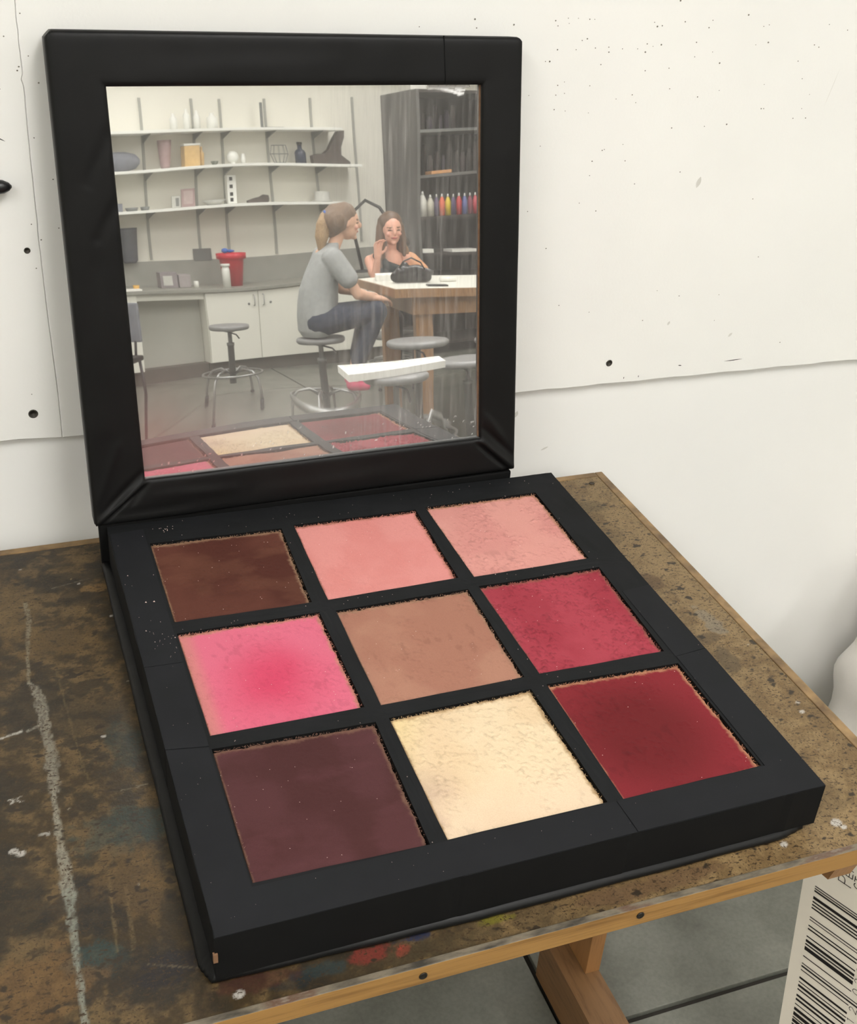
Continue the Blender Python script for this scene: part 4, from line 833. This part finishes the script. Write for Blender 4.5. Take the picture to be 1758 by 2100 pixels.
stool(2.04, -4.55, .52, .165, 'grey round stool before the pine table leg, behind the white tray', .7)
stool(2.52, -4.50, .5, .16, 'grey round stool cut by the right mirror edge, nearest the pine table', .2)
stool(2.13, -4.05, .465, .165, 'lower grey round stool at the right mirror edge in front of the table', 1.1, .19)
stool(1.60, -3.62, .50, .15, 'nearest grey round stool, the one carrying the white tray', .4, .225, .25)
# second sitter's stool
stool(2.49, -6.28, .355, .16, 'grey round stool behind the table under the long-haired person', .4, .18)
# white tray across the nearest stool
T = thing('foam_tray', 'long white foam tray lying across the nearest grey stool', 'tray', (0, 0, 0))
zt = .502
q4 = [(1.345, -3.50), (1.845, -3.63), (1.875, -3.80), (1.385, -3.80)]
q4i = [(1.375, -3.53), (1.835, -3.655), (1.85, -3.785), (1.40, -3.78)]
v_ = [(x, y, zt) for x, y in q4] + [(x, y, zt + .032) for x, y in q4] + [(x, y, zt + .032) for x, y in q4i] + [(x, y, zt + .022) for x, y in q4i]
mesh('body', v_, [(3, 2, 1, 0)] + [(i, (i + 1) % 4, (i + 1) % 4 + 4, i + 4) for i in range(4)] + [(i + 4, (i + 1) % 4 + 4, (i + 1) % 4 + 8, i + 8) for i in range(4)] + [(i + 8, (i + 1) % 4 + 8, (i + 1) % 4 + 12, i + 12) for i in range(4)] + [(12, 13, 14, 15)], mat('bright_white_foam', (250, 249, 245), .45, var=.02), T)
# dark chair at the far left
T = thing('chair', 'dark grey chair at the left edge of the mirror image', 'chair', (.50, -5.55, 0), .5)
B().box(-.16, .16, -.16, .16, .40, .43, .01).build('seat', M['black_pl'], T); B().box(-.16, .16, -.17, -.15, .5, .72, .01).build('backrest', M['greyf'], T)
for a, b_ in ((-1, -1), (1, -1), (-1, 1), (1, 1)): B().tube([(a * .14, b_ * .14, .40), (a * .17, b_ * .17, 0.003)], .009, 8).build('leg', M['black_pl'], T)
for a in (-1, 1): B().tube([(a * .12, -.14, .41), (a * .12, -.165, .55)], .008, 8).build('back_support', M['black_pl'], T)
# black bent-arm lamp behind the sitters
T = wthing('arm_lamp', 'black bent-arm lamp with an arched shade behind the two sitters', 'lamp', 2.80, -.20, .661)
B().lathe([(.07, 0), (.07, .015), (.02, .02)], seg=24).build('base', M['black_pl'], T)
B().tube([(0, 0, .02), (-.06, 0, .3), (-.05, 0, .5), (.03, .05, .58), (.12, .12, .52), (.17, .2, .40), (.18, .26, .30)], .014, 10).build('arm', M['black_pl'], T)
B().lathe([(.10, 0), (.105, .015), (.09, .06), (.05, .09), (.02, .1)], cx=.19, cy=.28, seg=28, cap=False, M=Matrix.Translation((0, 0, .2))).build('lamp_shade', M['brown'], T)
# things on the table
T = thing('paper_stack', 'white paper stack on the table in front of the grey-shirted person', 'paper', TP(.12, -.70, .7505), TA + .2); B().box(-.06, .09, -.10, .10, 0, .035, .001).build('body', M['paper'], T)
T = thing('paper_roll', 'short white paper roll on the table right of the black bag', 'roll', TP(.44, -.42, .7505), TA); B().lathe([(.014, -.05), (.014, .05)], seg=16, M=Matrix.Translation((0, 0, .015)) @ Matrix.Rotation(PI / 2, 4, 'Y')).build('body', M['paper'], T)
T = thing('phone', 'flat black phone on the table beside the black bag', 'phone', TP(.28, -.12, .7505), TA + .1); B().box(-.06, .06, -.03, .03, 0, .009, .002).build('body', M['black_pl'], T)

# ------------------------------------------------------------------ people (capsules fused by a voxel remesh)
ZMAP = [1.0, .5]
def ring_caps(A, Bp, ra, rb, seg=18, sq=1.0, sqdir=None):
    A, Bp = Vector(A), Vector(Bp); A.z = ZMAP[1] + (A.z - ZMAP[1]) * ZMAP[0]; Bp.z = ZMAP[1] + (Bp.z - ZMAP[1]) * ZMAP[0]; d = (Bp - A); L = d.length or 1e-6; d.normalize(); u = d.orthogonal().normalized(); w_ = d.cross(u); vs = []; fs = []
    st = [(A - d * ra * math.cos(t), ra * math.sin(t)) for t in (0.05, .5, 1.0, PI / 2)] + [(Bp + d * rb * math.cos(t), rb * math.sin(t)) for t in (PI / 2, 1.0, .5, .05)]
    for c_, r_ in st:
        for k_ in range(seg):
            a = 2 * PI * k_ / seg; off = (u * math.cos(a) + w_ * math.sin(a)) * r_
            if sqdir is not None: off = off + Vector(sqdir) * off.dot(Vector(sqdir)) * (sq - 1)
            vs.append(c_ + off)
    n_ = len(st)
    for i in range(n_ - 1):
        for k_ in range(seg): a = i * seg + k_; b = i * seg + (k_ + 1) % seg; fs.append((a, b, b + seg, a + seg))
    fs.append(tuple(reversed(range(seg)))); fs.append(tuple(range((n_ - 1) * seg, n_ * seg)))
    return vs, fs
def fuse(name, caps, m, parent, vox=.006, smooth=3, extra=None, colour=None):
    b = B()
    for c_ in caps: b.add(*ring_caps(*c_))
    if extra: extra(b)
    me = bpy.data.meshes.new(name); me.from_pydata(b.v, [], b.f); bm = bmesh.new(); bm.from_mesh(me); bmesh.ops.recalc_face_normals(bm, faces=bm.faces[:]); bm.to_mesh(me); bm.free()
    o = bpy.data.objects.new(name, me); COL.objects.link(o)
    r = o.modifiers.new('r', 'REMESH'); r.mode = 'VOXEL'; r.voxel_size = vox; r.use_smooth_shade = True
    s = o.modifiers.new('s', 'SMOOTH'); s.iterations = smooth; s.factor = .5
    dg = bpy.context.evaluated_depsgraph_get(); dg.update(); me2 = bpy.data.meshes.new_from_object(o.evaluated_get(dg)); me2.name = name
    o.modifiers.clear(); o.data = me2; me2.materials.clear(); me2.materials.append(m); me2.polygons.foreach_set('use_smooth', [True] * len(me2.polygons))
    if colour:
        co = np.empty(len(me2.vertices) * 3); me2.vertices.foreach_get('co', co); setcol(me2, colour(co.reshape(-1, 3)))
    o.parent = parent; return o
skin = attr_mat('skin', .5, .4, .05, 60)
def head_extra(hc, face, up, R):
    """ellipsoid skull, jaw, nose, ears, brow"""
    hc, face, up = Vector(hc), Vector(face).normalized(), Vector(up).normalized(); side = face.cross(up).normalized()
    def f(b):
        def ell(c_, rx, ry, rz, seg=18):
            vs = []; fs = []
            for i in range(11):
                t = PI * (i + .02) / 10.04
                for k_ in range(seg):
                    a = 2 * PI * k_ / seg; vs.append(Vector(c_) + side * rx * math.sin(t) * math.cos(a) + face * ry * math.sin(t) * math.sin(a) + up * rz * math.cos(t))
            for i in range(10):
                for k_ in range(seg): p = i * seg + k_; q = i * seg + (k_ + 1) % seg; fs.append((p, q, q + seg, p + seg))
            fs.append(tuple(reversed(range(seg)))); fs.append(tuple(range(10 * seg, 11 * seg))); b.add(vs, fs)
        ell(hc + up * R * .15, R * .74, R * .92, R * .88); ell(hc + face * R * .22 - up * R * .45, R * .56, R * .62, R * .62); ell(hc + face * R * .62 - up * R * .92, R * .2, R * .2, R * .16)
        ell(hc + face * R * .95 - up * R * .18, R * .12, R * .2, R * .2); ell(hc + face * R * .90 + up * R * .02, R * .07, R * .12, R * .2)
        for s_ in (-1, 1): ell(hc + side * s_ * R * .74 - up * R * .05, R * .07, R * .16, R * .24)
        for s_ in (-1, 1): ell(hc + side * s_ * R * .4 + face * R * .66 - up * R * .28, R * .2, R * .16, R * .16)
        ell(hc + face * R * .86 - up * R * .56, R * .2, R * .07, R * .045)
    def col(co, sk, lip=(170, 84, 80)):
        c_ = np.tile(L3(sk), (len(co), 1)); d = co - np.array(hc); x = d @ np.array(side); y = d @ np.array(face); z = d @ np.array(up)
        def paint(m_, cc): c_[m_] = L3(cc)
        fr = y > R * .5
        for s_ in (-1, 1):
            paint(fr & (((x - s_ * R * .32) / (R * .17)) ** 2 + ((z + R * .0) / (R * .05)) ** 2 < 1), (62, 44, 38))
            paint(fr & (((x - s_ * R * .33) / (R * .2)) ** 2 + ((z - R * .2) / (R * .045)) ** 2 < 1), (110, 80, 62))
            paint(fr & (((x - s_ * R * .42) / (R * .2)) ** 2 + ((z + R * .3) / (R * .16)) ** 2 < 1), (224, 164, 145))
        paint(fr & ((x / (R * .26)) ** 2 + ((z + R * .56) / (R * .07)) ** 2 < 1), lip)
        return c_
    return f, col
def hand_caps(wrist, d, pn, L=.085):
    """palm plus five curled fingers; d finger direction, pn palm normal (curl direction)"""
    wrist, d, pn = Vector(wrist), Vector(d).normalized(), Vector(pn).normalized(); s_ = d.cross(pn).normalized(); out = []
    pc = wrist + d * L * .5
    for o_ in (-.3, 0, .3): out.append((wrist + s_ * L * o_ * .6, wrist + d * L * .85 + s_ * L * o_, .014, .012))
    for i, (o_, l_) in enumerate(((-.42, .62), (-.14, .78), (.14, .74), (.42, .55))):
        a = wrist + d * L * .9 + s_ * L * o_; m1 = a + (d * .85 + pn * .35).normalized() * L * l_ * .45; m2 = m1 + (d * .5 + pn * .8).normalized() * L * l_ * .35; e = m2 + (d * .1 + pn).normalized() * L * l_ * .25
        out += [(a, m1, .0078, .0072), (m1, m2, .0072, .0066), (m2, e, .0066, .0058)]
    a = wrist + d * L * .25 - s_ * L * .42; m1 = a + (d * .6 - s_ * .7 + pn * .3).normalized() * L * .4; out += [(a, m1, .010, .0085), (m1, m1 + (d * .9 + pn * .4).normalized() * L * .32, .0085, .007)]
    return out
# --- person in grey shirt, seen from the side, facing +x
PX, PY = 1.685, -5.176
ZMAP[0] = .94
p1 = thing('person', 'person with a ponytail in a grey T-shirt and dark jeans sitting sideways on a stool', 'person', (PX, PY, 0))
hc = (.165, .0, .5 + .675 * .94); R = .092
hf, hcol = head_extra(hc, (1, .05, -.02), (.05, 0, 1), R)
arms = [((.07, .135, .96), (.185, .16, .745), .030, .030), ((.185, .16, .745), (.285, .11, .715), .029, .021), ((.06, -.135, .975), (.18, -.15, .76), .036, .030), ((.18, -.15, .76), (.29, -.08, .73), .029, .021)]
body = [((.085, 0, 1.02), (.125, 0, 1.11), .040, .038), ((.03, .09, .93), (.03, -.09, .93), .058, .058), ((.0, .05, .80), (.0, -.05, .80), .075, .075), ((-.02, .06, .60), (-.02, -.06, .60), .070, .070), ((-.01, 0, .62), (.035, 0, .98), .07, .060)]
legs = [((-.02, .085, .60), (.30, .12, .635), .07, .052), ((.30, .12, .635), (.185, .10, .36), .050, .034), ((-.02, -.085, .60), (.33, -.11, .62), .07, .052), ((.33, -.11, .62), (.24, -.10, .36), .050, .034)]
ankles = [((.185, .10, .36), (.15, .10, .235), .032, .026), ((.24, -.10, .36), (.20, -.10, .235), .032, .026)]
fuse('body', body + arms + [tuple([a, b, ra * .9, rb * .9]) for a, b, ra, rb in legs] + ankles + hand_caps((.285, .11, .715), (1, -.2, -.15), (0, -.2, -1)) + hand_caps((.29, -.08, .73), (.9, .3, -.2), (0, .1, -1)), skin, p1, .0055, 2, hf, lambda co: hcol(co, (222, 176, 150)))
tee = mat('heather_grey_cotton', (168, 170, 170), .9, var=.08, vs=30, bump=.5, bs=22, bd=.012)
def torso(b):
    rings = [(.510, -.100, .04, .125), (.55, -.124, .085, .150), (.64, -.128, .098, .150), (.72, -.124, .108, .142), (.80, -.112, .109, .138), (.88, -.082, .105, .142), (.95, -.048, .112, .150), (1.0, -.024, .115, .140), (1.035, .012, .118, .09), (1.06, .058, .122, .048)]
    vs = []; fs = []; sg_ = 28
    for z, xb, xf, hy in rings:
        for k_ in range(sg_):
            a = 2 * PI * k_ / sg_; vs.append(((xb + xf) / 2 + (xf - xb) / 2 * math.cos(a), hy * math.sin(a), .5 + (z - .5) * .94))
    for i in range(len(rings) - 1):
        for k_ in range(sg_): p = i * sg_ + k_; q = i * sg_ + (k_ + 1) % sg_; fs.append((p, q, q + sg_, p + sg_))
    fs.append(tuple(reversed(range(sg_)))); fs.append(tuple(range((len(rings) - 1) * sg_, len(rings) * sg_))); b.add(vs, fs)
fuse('shirt', [((.05, .118, .972), (.13, .158, .845), .064, .056), ((.05, -.120, .978), (.13, -.15, .85), .058, .055), ((.05, .10, .985), (.05, -.10, .985), .052, .052)], tee, p1, .006, 3, torso)
jeans = mat('dark_denim', (62, 68, 84), .85, var=.2, vs=60, bump=.3, bs=60, bd=.005)
fuse('jeans', [((-.022, .06, .605), (-.022, -.06, .605), .082, .082)] + [(a, b, ra + .012, rb + .010) for a, b, ra, rb in legs], jeans, p1, .007, 2)
pinks = mat('pink_shoe', (222, 84, 120), .5, var=.1)
for (x, y) in ((.15, .10), (.20, -.10)): fuse('shoe', [((x - .015, y, .215), (x + .07, y, .20), .034, .024), ((x - .015, y, .225), (x - .01, y, .25), .032, .028)], pinks, p1, .006, 2)
hair = mat('light_brown_hair', (140, 116, 96), .6, var=.25, vs=50, st=(6, 6, .6), c2=(104, 84, 70))
hb = mat('blond_ponytail', (186, 156, 118), .6, var=.25, vs=60, st=(6, 6, .6), c2=(140, 112, 84))
fuse('hair', [((.125, 0, 1.205), (.165, 0, 1.225), .088, .074), ((.105, .03, 1.19), (.105, -.03, 1.19), .074, .074), ((.09, 0, 1.15), (.10, 0, 1.20), .06, .07)], hair, p1, .006, 2)
fuse('ponytail', [((.050, .0, 1.215), (.035, .015, 1.17), .030, .040), ((.035, .015, 1.17), (.020, .02, 1.10), .042, .040), ((.020, .02, 1.10), (.012, .02, 1.03), .040, .020)], hb, p1, .006, 2)
B().lathe([(.016, -.012), (.030, -.008), (.033, 0), (.030, .008), (.016, .012)], seg=18, M=Matrix.Translation((.062, .005, .5 + .722 * .94)) @ Matrix.Rotation(1.1, 4, 'Y')).build('hair_tie', M['blue_pl'], p1)
ZMAP[0] = 1.0
# --- long-haired person behind the table, facing the mirror
QX, QY = 2.49, -6.28
p2 = thing('person', 'person with long brown hair in a peach top sitting behind the table facing the mirror', 'person', (QX, QY, -.03))
hc2 = (.0, .06, 1.075); R2 = .094
hf2, hcol2 = head_extra(hc2, (-.05, 1, -.05), (0, .05, 1), R2)
fuse('body', [((0, .02, .90), (0, .045, 1.0), .040, .038), ((-.10, .0, .86), (.10, .0, .86), .062, .062), ((0, 0, .56), (0, .02, .86), .085, .088), ((-.06, 0, .50), (.06, 0, .50), .08, .08),
              ((-.15, .01, .87), (-.16, .16, .765), .038, .032), ((-.16, .16, .775), (-.15, .19, .90), .030, .021), ((.155, .01, .87), (.205, .12, .76), .038, .032), ((.205, .12, .765), (.10, .26, .79), .030, .022),
              ((-.07, 0, .49), (-.09, .30, .50), .066, .05), ((.07, 0, .49), (.09, .30, .50), .066, .05), ((-.09, .30, .50), (-.08, .22, .14), .046, .03), ((.09, .30, .50), (.08, .22, .14), .046, .03)]
     + hand_caps((-.15, .19, .90), (.05, .1, 1), (.3, .6, .0)) + hand_caps((.10, .26, .785), (-1, .3, .0), (0, .2, -1)), skin, p2, .0055, 2, hf2, lambda co: hcol2(co, (228, 172, 150)))
peach = mat('peach_cotton_top', (222, 164, 122), .85, var=.1, vs=24, bump=.4, bs=24, bd=.01)
fuse('top', [((-.09, .0, .80), (.09, .0, .80), .072, .072), ((0, 0, .56), (0, .02, .80), .098, .096), ((.15, .0, .865), (.20, .10, .79), .050, .044), ((-.07, 0, .53), (.07, 0, .53), .088, .088)], peach, p2, .007, 2)
fuse('trousers', [((-.06, 0, .50), (.06, 0, .50), .09, .09), ((-.07, 0, .50), (-.09, .30, .505), .075, .06), ((.07, 0, .50), (.09, .30, .505), .075, .06), ((-.09, .30, .50), (-.08, .22, .14), .054, .04), ((.09, .30, .50), (.08, .22, .14), .054, .04)], mat('black_trousers', (44, 40, 42), .85), p2, .008, 2)
for s_ in (-1, 1): fuse('shoe', [((s_ * .08, .20, .045), (s_ * .085, .30, .035), .036, .028)], M['black_pl'], p2, .007, 2)
h2 = mat('long_brown_hair', (112, 86, 66), .55, var=.25, vs=50, st=(7, 7, .5), c2=(82, 60, 46))
h3 = mat('lighter_hair_ends', (160, 126, 96), .55, var=.2, vs=50, st=(7, 7, .5))
fuse('hair', [((0, .035, 1.115), (0, .0, 1.09), .090, .085), ((0, .0, 1.08), (0, -.03, .90), .085, .075), ((-.072, .04, 1.10), (-.088, .06, .98), .030, .034), ((-.088, .06, .98), (-.095, .08, .82), .036, .034), ((-.095, .08, .82), (-.10, .085, .74), .034, .020),
              ((.070, .045, 1.10), (.080, .07, 1.0), .026, .026), ((.080, .07, 1.0), (.075, .09, .90), .024, .014)], h2, p2, .006, 2)
fuse('hair_ends', [((.07, .0, 1.0), (.10, .01, .92), .035, .04), ((.10, .01, .92), (.11, .02, .87), .038, .02)], h3, p2, .006, 2)
# black bag slumped on the table before the long-haired person
T = thing('handbag', 'black crumpled handbag on the white table in front of the long-haired person', 'bag', TP(.20, -.40, .7505), TA)
def bag_extra(b): pass
fuse('body', [((-.09, 0, .035), (.10, 0, .035), .034, .034), ((-.06, .02, .06), (.06, -.02, .065), .04, .04), ((-.10, .02, .05), (-.03, 0, .10), .02, .024), ((.05, 0, .07), (.12, .03, .06), .028, .02)], mat('black_glossy_leather', (30, 29, 31), .25, var=.2, vs=30, bump=.6, bs=30, bd=.01), T, .006, 1)
B().tube([(-.08, .03, .08), (-.05, .05, .13), (.0, .05, .15), (.06, .04, .12), (.09, .03, .07)], .005, 8).build('strap', M['black_pl'], T)
# dark wrap that hangs from the sitter's shoulder
fuse('shawl', [((-.11, .05, .90), (-.06, .10, .83), .030, .034), ((-.06, .10, .83), (.04, .13, .79), .036, .034), ((-.10, .09, .80), (.02, .13, .76), .030, .03)], mat('black_teal_cloth', (38, 48, 52), .8, var=.2), p2, .006, 2)
